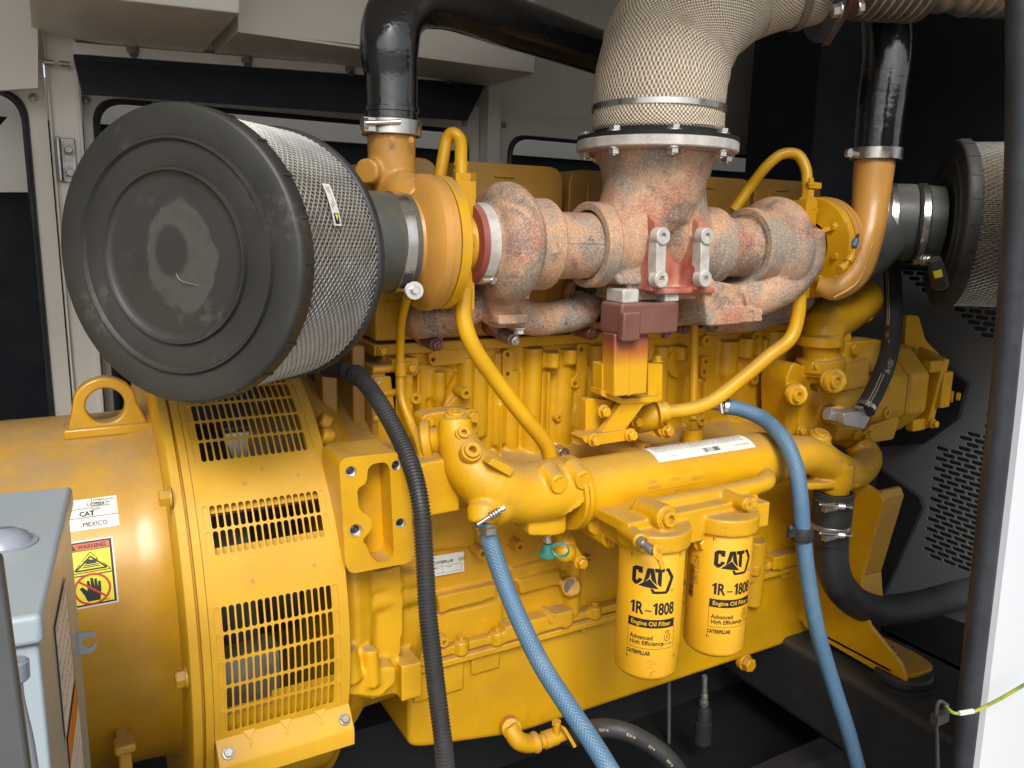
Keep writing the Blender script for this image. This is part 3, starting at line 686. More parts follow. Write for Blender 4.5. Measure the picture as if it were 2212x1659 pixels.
# webs
for pts, d in (([(925, 925), (985, 855), (1045, 930), (1040, 948), (925, 948)], .012), ([(1208, 945), (1262, 850), (1268, 856), (1225, 955), (1268, 990), (1210, 990)], .014), ([(820, 800), (870, 795), (920, 850), (925, 930), (890, 960), (830, 960)], .010),
                ([(1560, 925), (1640, 850), (1652, 856), (1600, 925)], .012), ([(845, 790), (940, 788), (985, 800), (960, 850), (900, 870), (850, 850)], .008)):
    b.prism([P(u, v, YB-d) for u, v in pts], (0, d+.03, 0))
b.prism([V3(.66, YB+.02, 1.075), V3(.66, YB-.012, 1.05), V3(.66, YL-.005, 1.018), V3(.66, YL, .95), V3(.66, YB+.1, .95)], (1.44, 0, 0))
# lower crankcase wall
b.box(.655, 2.10, YL, 2.0, .60, 1.03)
for pts, d in (([(945, 1290), (1070, 1262), (1075, 1290), (950, 1325)], .022), ([(1120, 1255), (1210, 1232), (1215, 1262), (1125, 1285)], .02), ([(930, 1330), (1085, 1300), (1090, 1385), (935, 1425)], .008), ([(1105, 1230), (1215, 1200), (1235, 1230), (1110, 1262)], .01), ([(930, 1085), (1020, 1100), (1030, 1180), (930, 1190)], .006)):
    b.prism([P(u, v, YL-d) for u, v in pts], (0, d+.03, 0))
rib(1215, 1248, 1200, 1320, .024, 0, YL); rib(1605, 1640, 1165, 1300, .03, 0, YL); rib(1500, 1530, 1165, 1300, .02, 0, YL)
for u, v in ((1233, 1267),): b.cyl(P(u, v, YL-.04), P(u, v, YL+.02), .026)
obj('engine_block', b, 'cast', E, remesh=.0044, sm=1)
# machined pads on the wall
def pad(pts, Y, d, holes=(), rnd=.012, mat='yellow', name='pad', hr=5):
    b = B(); o = rounded([P(u, v, Y) for u, v in pts], rnd); plate(b, o, [circ(P(u, v, Y), hr/ppm(P(u, v, Y)), n=14) for u, v in holes], (0, d, 0)); return obj(name, b, mat, E, bev=.0012)
pad([(925, 763), (945, 757), (1015, 754), (1021, 760), (1021, 782), (948, 790), (930, 790)], YB-.022, .03, [(936, 777)], .014)
pad([(1086, 756), (1109, 756), (1109, 860), (1086, 860)], YB-.024, .03, [(1097, 766), (1097, 808)], .016)
pad([(1247, 742), (1268, 742), (1270, 822), (1250, 840), (1234, 838), (1234, 822), (1247, 810)], YB-.020, .03, [(1257, 755), (1256, 815), (1243, 830)], .012)
pad([(1517, 770), (1534, 770), (1534, 815), (1514, 815)], YB-.016, .03, [(1525, 781), (1522, 804)], .010)
b = B(); c = P(1469, 784, YB-.016); b.cyl(c, c+V3(0, .03, 0), 33/ppm(c), ch=.002, n=40); obj('core_plug', b, 'yellow', E)
for u, v, r, h in ((1527, 736, 13, .03), (1636, 727, 13, .03), (1658, 798, 12, .03), (1632, 820, 12, .03), (899, 861, 13, .045), (1008, 850, 13, .05), (869, 908, 13, .035), (1208, 903, 9, .02), (1517, 910, 11, .03)): boss('boss', E, u, v, YB-h, r, h+.015, .38)
for u, v, r, h in ((1043, 1197, 13, .045), (1124, 1182, 13, .035), (1195, 1336, 12, .05), (960, 1388, 12, .04), (1273, 1209, 9, .02), (896, 1206, 10, .03), (1395, 1330, 10, .03)): boss('boss', E, u, v, YL-h, r, h+.015, .40)
boss('plug', E, 1219, 982, YL-.012, 15, .03, .35, 'silver'); boss('plug', E, 1396, 968, YL-.012, 12, .03, .35, 'baked')
b = B(); c = P(1233, 1267, YL-.041); b.lathe(c+V3(0, .01, 0), (0, -1, 0), [(0, .0), (.004, .0), (.006, .017), (.010, .0185), (.010, 0)], 28, cap=False); obj('core_plug', b, 'steel', E)
# deck strip and head
b = B(); b.box(.615, 2.10, YB-.018, 2.0, 1.3165, 1.342); obj('deck_strip', b, 'yellow', E, bev=.003)
b = B(); b.box(.63, 2.10, YB-.004, 2.05, 1.346, 1.405); b.box(.66, 2.10, YB+.02, 2.05, 1.40, 1.60); 
for x in (.72, .98, 1.22, 1.46, 1.70, 1.94): b.box(x, x+.10, YB-.004, YB+.05, 1.36, 1.57)
obj('cylinder_head', b, 'baked', E, bev=.008, seg=3)
b = B(); b.box(.618, .79, YB-.02, YB+.02, 1.35, 1.50); b.box(.64, .75, YB-.024, YB, 1.385, 1.44); obj('head_end_cover', b, 'cast', E, bev=.006, seg=3)
bolt(E, 826, 757, YB-.03, 9); bolt(E, 874, 790, YB-.02, 12)
# valve covers
def vcover(xa, xb, zt, front=1.80):
    b = B(); c = [V3(xa, 0, 1.58), V3(xb, 0, 1.58), V3(xb, 0, zt), V3(xa, 0, zt)]
    pts = rounded([V3(p.x, front, p.z) for p in c], .045, 6)
    b.prism(pts, (0, .45, 0))
    xm = xb-.13; y = front-.006
    for a, c_, d_, e in ((xm-.075, xm-.02, zt-.035, zt-.028), (xa+.055, xa+.062, zt-.16, zt-.03)): b.box(a, c_, y, y+.01, d_, e)
    return obj('valve_cover', b, 'cover', E, bev=.014, seg=4)
vcover(.70, .835, 1.765, 1.83); vcover(.86, 1.18, 1.762); vcover(1.20, 1.55, 1.760); vcover(1.57, 1.86, 1.765); vcover(1.875, 2.17, 1.77)
b = B(); b.prism([P(818, 365, 1.79), P(905, 362, 1.79), P(895, 450, 1.79), P(830, 450, 1.79)], (0, .01, 0)) if False else b.box(1.345, 1.41, 1.785, 1.80, 1.60, 1.745); b.box(.862, .92, 1.785, 1.80, 1.60, 1.735); obj('cover_panel', b, 'vent', E, bev=.002)
bolt3(E, (1.30, 1.78, 1.60), .016, (0, 0, 1), 'cover', h=.02)
# ---- pan rail, gasket, oil pan
b = B(); zr = .612
b.box(.635, 2.10, YR, 2.0, zr-.010, zr+.012)
for x in [.69+.098*k for k in range(15)]: b.cyl((x, YR+.002, zr-.012), (x, YR+.002, zr+.022), .018)
for xa, xb in ((.90, 1.10), (1.55, 1.66), (1.83, 1.95)): b.box(xa, xb, YR-.016, YR+.05, zr-.006, zr+.035)
obj('block_rail', b, 'cast', E, remesh=.0038, sm=2)
for x in [.69+.098*k for k in range(15)]: bolt3(E, (x, YR+.002, zr+.021), .008, (0, 0, 1), 'cast', h=.008)
b = B(); b.box(.632, 2.10, YR-.004, 2.0, zr-.016, zr-.011); obj('pan_gasket', b, 'baked', E)
b = B(); b.box(.625, 2.10, YR-.006, 2.0, zr-.035, zr-.0165); obj('pan_flange', b, 'yellow', E, bev=.004)
for x in [.70+.15*k for k in range(10)]: bolt3(E, (x, YR+.012, zr-.035), .010, (0, 0, -1), 'yellow', h=.010)
b = B(); yp = YR+.016; zb = 1.6-1.305*yp/1.62; zbl = zb+.055
pp = [V3(.660, yp, zr-.03), V3(.660, yp, zbl+.01), V3(.695, yp, zbl-.005), V3(.93, yp, zb+.006), V3(1.0, yp, zb), V3(2.2, yp, zb), V3(2.2, yp, zr-.03)]
b.prism(rounded(pp, .02, 4), (0, .42, 0))
obj('oil_pan', b, 'pan', E, bev=.02, seg=5)
for xa, xb, za in ((.668, .80, .115), (.82, .90, .085), (1.9, 2.0, .06), (1.35, 1.43, .05)): b = B(); b.box(xa, xb, yp-.010, yp+.03, zr-za, zr-.03); obj('pan_stiffener', b, 'pan', E, bev=.006, seg=3)
c = P(1612, 1432, yp-.002); b = B(); b.cyl(c, c+V3(0, .02, 0), .026, ch=.002); b.hexb(c, (0, -1, 0), .022, .020, 0); obj('drain_plug', b, 'yellow', E)
# ---- flywheel housing with the four-hole mounting pad
b = B()
b.lathe((.452, YC, ZC), (1, 0, 0), [(0, .44), (.03, .455), (.06, .44), (.10, .40), (.19, .395), (.21, .38)], 64)
b.box(.46, .64, 1.50, 1.9, .85, 1.12)
b.prism([P(u, v, 1.46) for u, v in ((748, 1250), (868, 1222), (872, 1360), (855, 1500), (800, 1512), (750, 1500))], (0, .3, 0))
b.prism([P(u, v, 1.415) for u, v in ((747, 1450), (855, 1440), (855, 1475), (820, 1508), (747, 1502))], (0, .2, 0))
b.cyl(P(795, 1262, 1.475), P(905, 1245, 1.50), .024); b.cyl(P(795, 1300, 1.47), P(905, 1280, 1.50), .024); b.cyl(P(745, 1405, 1.42), P(760, 1470, 1.42), .022)
b.box(.575, .62, 1.43, 1.6, .62, .70)
b.cyl(P(800, 1400, 1.42), P(805, 1480, 1.42), .016); b.cyl(P(690, 905, 1.60), P(712, 915, 1.60), .018); b.cyl(P(692, 940, 1.56), P(718, 948, 1.56), .02)
b.cyl(P(800, 1340, 1.50), P(900, 1318, 1.52), .008)
b.prism([V3(.47, 1.46, 1.115), V3(.72, 1.46, 1.13), V3(.72, 1.9, 1.13), V3(.47, 1.9, 1.115)], (0, 0, -.12))
obj('flywheel_housing', b, 'cast', E, remesh=.005, sm=3)
Yp = 1.375
outer = rounded([P(u, v, Yp) for u, v in ((732, 990), (868, 976), (882, 1010), (896, 1214), (757, 1240), (746, 1220))], .022, 6)
rec = rounded([P(u, v, Yp) for u, v in ((795, 1012), (806, 1002), (832, 998), (842, 1010), (851, 1195), (842, 1212), (815, 1216), (800, 1200), (792, 1178), (782, 1168), (806, 1140), (800, 1118), (775, 1100), (771, 1055), (792, 1045))], .010, 3)
hl = [(758, 1018, 12), (856, 1005, 11), (768, 1145, 13), (865, 1130, 11)]
b = B(); plate(b, outer, [rec]+[circ(P(u, v, Yp), r/ppm(P(u, v, Yp)), n=24) for u, v, r in hl], (0, .11, 0))
b.prism([p+V3(0, .055, 0) for p in rec], (0, .01, 0)); mp_ = obj('mounting_pad', b, 'yellow', E, bev=.0025, seg=3)
for u, v, r in hl:
    c = P(u, v, Yp); rr = r/ppm(c); b = B(); b.lathe(c+V3(0, .05, 0), (0, -1, 0), [(0, 0), (0, rr*.72), (.046, rr*.72), (.047, rr*.99), (.0508, rr*1.25 if u == 768 else rr*1.0), (.0495, rr*1.25 if u == 768 else rr), (.045, rr)], 28, cap=False); obj('threaded_insert', b, 'silver', mp_)
# side frame pieces left of the block, behind the conduit
b = B(); b.box(.50, .535, 1.70, 1.76, 1.10, 1.33); b.box(.57, .60, 1.70, 1.78, 1.10, 1.34); b.box(.47, .75, 1.72, 2.1, 1.105, 1.14); b.box(.60, .66, 1.66, 1.9, 1.12, 1.30); obj('housing_brace', b, 'cover', E, bev=.004)
for z in (1.29, 1.235, 1.18): 
    b = B(); b.cyl((.60, 1.66, z), (.66, 1.66, z), .009, ch=.002); obj('stub', b, 'cast', E)
bolt(E, 826, 983, 1.66, 8, 'silver')
bolt(E, 816, 824, 1.66, 6, 'silver')
# block left face plate
b = B(); b.pf([(808, 815), (845, 812), (852, 870), (862, 985), (850, 1010), (822, 1000)], 1.655, .05, .006); obj('gasket_plate', b, 'yellow', E, bev=.003)
b = B(); b.pf([(847, 775), (905, 772), (905, 810), (880, 818), (848, 815)], 1.66, .05, .01); obj('gasket_plate', b, 'yellow', E, bev=.003)
bolt(E, 887, 794, 1.655, 10)
# engine data plate
q = [P(u, v, YL-.006) for u, v in ((912, 1206), (1002, 1191), (1003, 1234), (914, 1250))]; b = B(); b.prism(q, (0, .003, 0)); dp2 = obj('engine_plate', b, 'white', E, label='white riveted maker plate on the crankcase side')
o_ = q[3]; fx = (q[2]-q[3]); fy = (q[0]-q[3]); i = Ink(planefn(o_, fx, fy, (0, -1, 0)))
i.text('CATERPILLAR', .030, .030, .0105, .02, .75); i.text('CAT', .092, .030, .0105, .02, .8)
i.frame(.012, .006, .10, .024, .0006); i.line([(.05, .006), (.05, .024)], .0006); i.text('ENGINE SERIAL', .014, .018, .004); i.text('MODEL', .062, .018, .004)
i.done('plate_print', 'ink', dp2)
# ================================================================ coolant elbow and oil cooler
YO = 1.425; 
c0 = P(1276, 1052, YO); c1 = P(1712, 985, YO); zo = (c0.z+c1.z)/2
ro = .0725
OC = E
b = B(); xa = P(1279, 1052, YO-.085).x; xb = P(1708, 985, YO-.05).x
b.lathe((xa, YO, zo), (1, 0, 0), [(0, 0), (0, ro+.010), (.002, ro+.012), (.008, ro+.012), (.010, ro+.008), (.020, ro+.005), (.022, ro), (xb-xa-.05, ro), (xb-xa-.02, ro-.004), (xb-xa, ro-.018), (xb-xa+.006, ro-.04), (xb-xa+.006, 0)], 72, cap=False)
cooler = obj('oil_cooler', b, 'yellow', E)
b = B(); b.lathe((xa-.012, YO, zo), (1, 0, 0), [(0, 0), (0, ro+.009), (.002, ro+.011), (.009, ro+.011), (.0105, ro+.004), (.012, ro+.004)], 72, cap=False); obj('cooler_flange', b, 'yellow', E)
ck = cylfn((xa, YO, zo), (1, 0, 0), (0, -1, .12), ro)
def oncyl(u, v, r=ro):
    q = ray(u, v); oy, oz = -YO, CAM.z-zo; A = q.y**2+q.z**2; Bq = 2*(oy*q.y+oz*q.z); C = oy*oy+oz*oz-r*r
    t = (-Bq-math.sqrt(max(Bq*Bq-4*A*C, 0)))/2/A; p = CAM+q*t; return p
ckx = lambda x, y, l=0: V3(xL+x, YO-(ro+.0006+l)*math.cos(y/ro), zo+(ro+.0006+l)*math.sin(y/ro))
pl = oncyl(1432, 998); pt = oncyl(1412, 966); prr = oncyl(1635, 970); xL = pl.x-.012
al = math.atan2(pl.z-zo, YO-pl.y)*ro; at_ = math.atan2(pt.z-zo, YO-pt.y)*ro; LW = prr.x-xL
i = Ink(ckx)
for k in range(10): i.poly([(0, al+(at_-al)*k/10), (LW, al+(at_-al)*k/10), (LW, al+(at_-al)*(k+1)/10), (0, al+(at_-al)*(k+1)/10)])
lb_ = i.done('paper_label', 'white', cooler, 'long white printed label along the top of the oil cooler'); hh = at_-al
i = Ink(ckx); rr_ = random.Random(3)
i.poly([(.008, al+hh*.86), (.016, al+hh*.86), (.016, al+hh*.95), (.008, al+hh*.95)], .0005)
for k in range(7): 
    y = al+hh*(.86-.072*k); x = .035 if k < 1 else .012
    while x < LW-.02:
        l_ = rr_.uniform(.004, .016); i.line([(x, y), (min(x+l_, LW-.012), y)], .0013, .0005); x += l_+.003
i.text('1 2 7  5 3 4', .03, al+hh*.14, .007, lift=.0005); 
x = LW*.47
while x < LW*.64: i.rect(x, al+hh*.10, x+rr_.choice((.0008, .0014, .002)), al+hh*.28, .0005, 1); x += rr_.choice((.0022, .003, .0036))
i.line([(LW*.8, al+hh*.2), (LW*.96, al+hh*.2)], .0012, .0005)
i.done('label_print', 'ink', lb_)
# raised cast name field
pc = oncyl(1462, 1050); pa_ = math.atan2(pc.z-zo, YO-pc.y)*ro
xL2 = oncyl(1392, 1052).x
fnp = lambda x, y, l=0: V3(xL2+x, YO-(ro+l)*math.cos(y/ro), zo+(ro+l)*math.sin(y/ro))
bm_ = B(); ya = math.atan2(oncyl(1395, 1058).z-zo, YO-oncyl(1395, 1058).y)*ro-.006; w_ = .205; h_ = .032
bm_.grid([[fnp(x, y, .0012 if (0 < ii < 7 and 0 < jj < 5) else -.001) for jj, y in enumerate([ya-.001, ya]+[ya+h_*k/4 for k in (1, 2, 3)]+[ya+h_+.001])] for ii, x in enumerate([-.001, 0]+[w_*k/6 for k in range(1, 6)]+[w_, w_+.001])])
rp = obj('raised_field', bm_, 'yellow', cooler)
i = Ink(fnp); i.text('CORE', .008, ya+.019, .010, .01, 1.1, lift=.0022); i.text('ASSEMBLY', .008, ya+.006, .009, .01, 1, lift=.0022); i.text('127-5341', .075, ya+.017, .009, lift=.0022); i.text('GROUP 7', .14, ya+.010, .009, .01, lift=.0022); i.text('CAT', .09, ya-.013, .010, .01, lift=.0012); i.done('raised_letters', 'baked', rp)
for (u0, v0), (u1, v1) in (((1480, 1110), (1535, 1098)), ((1618, 1082), (1668, 1068))):
    p0 = oncyl(u0, v0-3); p1 = oncyl(u1, v1-3); a_ = math.atan2(p0.z-zo, YO-p0.y)*ro; xL3 = p0.x
    i = Ink(lambda x, y, l=0: V3(xL3+x, YO-(ro+.0006+l)*math.cos(y/ro), zo+(ro+.0006+l)*math.sin(y/ro)))
    w2 = p1.x-p0.x
    for k in range(4): i.poly([(-.006+.002*k, a_-.012+.005*k), (w2-.004, a_-.012+.005*k), (w2-.003, a_-.007+.005*k), (-.004+.002*k, a_-.007+.005*k)])
    i.done('chipped_patch', 'copper', cooler)
# elbow casting
b = B()
ctr = V3(xa-.012, YO, zo)
pth = [ctr, P(1215, 1056, YO), P(1125, 1066, YO), P(1060, 1048, YO+.0), P(1010, 1000, YO+.03), P(985, 940, YO+.07), P(983, 905, YO+.08)]
b.sweep(pth, [ro+.002, .0705, .065, .061, .053, .039, .035], n=36)
b.sweep([P(1105, 1068, YO), P(1060, 1095, YO-.02), P(1042, 1115, YO-.04), P(1040, 1130, YO-.045)], [.052, .046, .034, .028], n=24)
b.cyl(P(1000, 950, YO+.06), P(928, 953, YO+.12), .030)
b.cyl(P(984, 945, YO+.08), P(984, 897, YO+.08), .026)
for u, v, dx in ((1198, 1040, 0), (1250, 1032, 0)):
    c = oncyl(u, v); b.lathe(c+V3(-.004, .03, .014), V3(.004, -.050, -.014), [(0, .028), (.025, .024), (.050, .0205)], 24)
b.pf([(1142, 1098), (1224, 1085), (1224, 1150), (1205, 1158), (1143, 1158)], YO-.035, .07, .008)
b.prism([P(1320, 1095, YO-.03), P(1365, 1088, YO-.03), P(1350, 1155, YO-.03), P(1345, 1165, YO-.03), P(1290, 1135, YO-.03)], (0, .1, 0))
obj('coolant_elbow', b, 'cast', E, remesh=.004, sm=2)
for u, v in ((1198, 1040), (1250, 1032)):
    c = oncyl(u, v)+V3(0, -.0185, 0); b = B(); b.cyl(c+V3(0, .004, 0), c-V3(0, .002, 0), .0205, ch=.001); obj('boss_face', b, 'yellow', E)
# plugs on the elbow
def sock(c, ax, r, mat='yellow', name='plug', h=.014):
    b = B(); c = Vector(c); ax = Vector(ax).normalized(); b.lathe(c-ax*.02, ax, [(0, r*1.35), (.018, r*1.35), (.020, r*1.28), (.020, r*1.02), (.0185, r), (.020+h*.55, r), (.021+h*.6, r*.93), (.021+h*.6, r*.5)], 36, cap=False)
    b.lathe(c-ax*.02, ax, [(.021+h*.6, r*.56), (.008, r*.5), (.008, 0)], 6, cap=False); return obj(name, b, mat, E)
sock(P(1001, 936, YO+.026), (-.1, -.8, .6), .0125, h=.010); sock(P(1019, 974, YO-.020), (-.1, -.8, .6), .0165, h=.012)
sock(P(984, 893, YO+.078), (0, -.2, 1), .0185, h=.008)
i_ = B(); i_.pf([(1067, 990), (1112, 1013), (1102, 1030), (1055, 1003)], 1.366, .03, .003); obj('raised_pad', i_, 'yellow', E, bev=.002)
b = B(); b.pf([(912, 900), (930, 893), (965, 888), (1025, 885), (1030, 905), (1035, 935), (1005, 955), (990, 930), (940, 925), (920, 930), (912, 925)], YO+.14, .05, .008); obj('elbow_flange', b, 'cast', E, bev=.004)
bolt(E, 924, 909, YO+.14, 12); bolt(E, 1018, 899, YO+.14, 13); bolt(E, 928, 984, YO+.12, 10)
b = B(); b.cyl(P(935, 955, YO+.11), P(915, 958, YO+.12), .052, ch=.004); obj('elbow_collar', b, 'cast', E)
# right end coolant outlet casting
b = B()
b.sweep([V3(xb-.02, YO, zo), P(1755, 985, YO), P(1800, 1010, YO), P(1848, 1022, YO+.01), P(1872, 985, YO+.05), P(1850, 955, YO+.08)], [ro-.014, ro*.72, .050, .044, .044, .04], n=32)
b.sweep([P(1800, 1000, YO), P(1800, 1040, YO-.005), P(1797, 1062, YO-.005)], [.058, .052, .048], n=28)
b.cyl(P(1772, 985, YO), P(1775, 940, YO), .026)
b.pf([(1738, 1045), (1860, 1040), (1858, 1055), (1740, 1060)], YO-.04, .09)
obj('coolant_outlet', b, 'cast', E, remesh=.004, sm=2)
sock(P(1774, 938, YO), (0, -.35, 1), .022, h=.012)
i = Ink(planefn(P(1795, 992, YO-.049), (1, .1, -.05), (0, .5, 1), (0, -1, .2))); i.text('2249074-02', 0, 0, .011, .01); i.text('CAT 0806', .01, -.012, .010, .01); i.done('cast_number', 'baked', E)
# ================================================================ filter head
YF = 1.27; RF = .0715
F1 = P(1402, 1300, YF); F2 = P(1546, 1300, YF)
zt1 = P(1404, 1172, YF-.05).z; 
XF1, XF2 = F1.x, F2.x+.002; zft = .955; zfb = .640
b = B()
for x in (XF1, XF2): b.cyl((x, YF, zft-.012), (x, YF, zft+.028), RF+.010, n=48)
b.prism([V3(XF1-.085, YF-.02, zft+.02), V3(XF2+.09, YF-.02, zft+.02), V3(XF2+.09, YF+.2, zft+.02), V3(XF1-.085, YF+.2, zft+.02)], (0, 0, .028))
b.box(XF1-.06, XF2+.13, YF-.02, YF+.34, zft-.03, zft+.03)
b.cyl((XF1-.005, YF-.05, zft+.056), (XF1-.005, YF+.04, zft+.050), .028)
b.sweep([V3(XF1+.02, YF+.035, zft+.050), V3(XF2+.0, YF+.035, zft+.050), V3(XF2+.18, YF+.045, zft+.052), V3(XF2+.25, YF+.12, zft+.050)], [.020, .020, .022, .022], n=20)
b.cyl(P(1345, 1140, YF+.02), P(1385, 1170, YF-.07), .017)
b.cyl((XF2+.02, YF-.055, zft+.052), (XF2+.02, YF+.03, zft+.048), .016)
b.pf([(1265, 1120), (1330, 1130), (1335, 1170), (1310, 1175), (1275, 1150)], YF+.12, .1)
b.box(XF1-.10, XF2+.2, YF+.13, YF+.36, zft+.0, zft+.085)
obj('filter_head', b, 'cast', E, remesh=.0038, sm=2)
sock((XF1-.005, YF-.052, zft+.056), (0, -1, .12), .0175); 
c = V3(XF2+.02, YF-.056, zft+.052); b = B(); b.ring(c+V3(0, .004, 0), (0, -1, 0), .004, .0125, .007); b.cyl(c+V3(0, .003, 0), c+V3(0, .002, 0), .0045); obj('plug', b, 'yellow', E)
bolt(E, 1511, 1170, YF+.0, 14); bolt(E, 1324, 1169, YF+.09, 11)
pad([(1303, 1150), (1332, 1160), (1338, 1178), (1318, 1188), (1300, 1175)], YF+.095, .08, rnd=.008)
# sampling valve with yellow pull tab
SV = thing('sampling_valve', 'small brass sampling valve with yellow round pull tab in front of the first oil filter', 'valve', tuple(P(1400, 1180, YF-.09)))
a = P(1384, 1170, YF-.072); e = P(1412, 1192, YF-.105); dv = (e-a).normalized()
b = B(); b.lathe(a-dv*.004, dv, [(0, 0), (0, .0125), (.012, .0125), (.012, 0)], 6, cap=False); obj('hex_body', b, 'silver', SV)
b = B(); b.lathe(a+dv*.008, dv, [(0, .0085), (.010, .0085), (.012, .010), (.026, .010), (.027, .009)], 24); obj('stem', b, 'steel', SV)
t0 = P(1418, 1193, YF-.11); b = B(); b.cyl(t0, t0+V3(.002, -.004, .0015), .0165, ch=.001, n=36); d2 = (P(1434, 1236, YF-.105)-t0).normalized(); s2 = d2.cross(V3(0, 1, 0)).normalized()
b.prism(rounded([t0+d2*.012+s2*.006, t0+d2*.046+s2*.0055, t0+d2*.046-s2*.0055, t0+d2*.012-s2*.006], .002), V3(.001, -.003, 0)); obj('pull_tab', b, 'can', SV)
i = Ink(planefn(t0+V3(.002, -.004, .0015), (1, .1, 0), (0, 0, 1), (0, -1, .1), .001)); i.line([(.007*math.cos(k*PI/8), .007*math.sin(k*PI/8)) for k in range(17)], .0015); i.line([(0, -.002), (.002, .003), (-.002, .003), (0, -.002)], .001); i.done('tab_mark', 'baked', SV)
# ================================================================ oil filters
def logo(i, x, y, h):                        # CAT emblem, h = letter height
    k = h
    i.poly([(x+.56*k, y+1.0*k), (x+.18*k, y+1.0*k), (x, y+.86*k), (x, y+.14*k), (x+.16*k, y), (x+.30*k, y), (x+.56*k, y+.26*k), (x+.56*k, y+.36*k), (x+.34*k, y+.36*k), (x+.34*k, y+.24*k), (x+.22*k, y+.24*k), (x+.22*k, y+.78*k), (x+.34*k, y+.78*k), (x+.34*k, y+.66*k), (x+.56*k, y+.66*k)])
    i.poly([(x+.80*k, y+.97*k), (x+1.12*k, y+.97*k), (x+1.32*k, y+.06*k), (x+1.04*k, y+.34*k), (x+1.0*k, y+.46*k), (x+.96*k, y+.76*k), (x+.90*k, y+.46*k), (x+.86*k, y+.40*k), (x+.62*k, y+.17*k)])
    i.poly([(x+1.16*k, y+.97*k), (x+1.68*k, y+.97*k), (x+1.68*k, y+.77*k), (x+1.55*k, y+.77*k), (x+1.55*k, y-.02*k), (x+1.40*k, y+.06*k), (x+1.34*k, y+.22*k), (x+1.34*k, y+.77*k), (x+1.20*k, y+.77*k)])
    i.poly([(x+.36*k, y-.02*k), (x+.93*k, y+.40*k), (x+1.42*k, y-.14*k)])
    i.poly([(x+1.74*k, y+.97*k), (x+1.92*k, y+.97*k), (x+2.22*k, y+.46*k), (x+1.98*k, y-.28*k), (x+1.84*k, y-.40*k), (x+1.12*k, y-.40*k), (x+.98*k, y-.12*k), (x+1.14*k, y-.14*k), (x+1.22*k, y-.26*k), (x+1.78*k, y-.26*k), (x+2.02*k, y+.44*k), (x+1.82*k, y+.82*k), (x+1.74*k, y+.82*k)])
def one(i, x, y, h): i.poly([(x+.16*h, y), (x+.36*h, y), (x+.36*h, y+h), (x+.24*h, y+h), (x, y+.80*h), (x, y+.66*h), (x+.16*h, y+.74*h)])
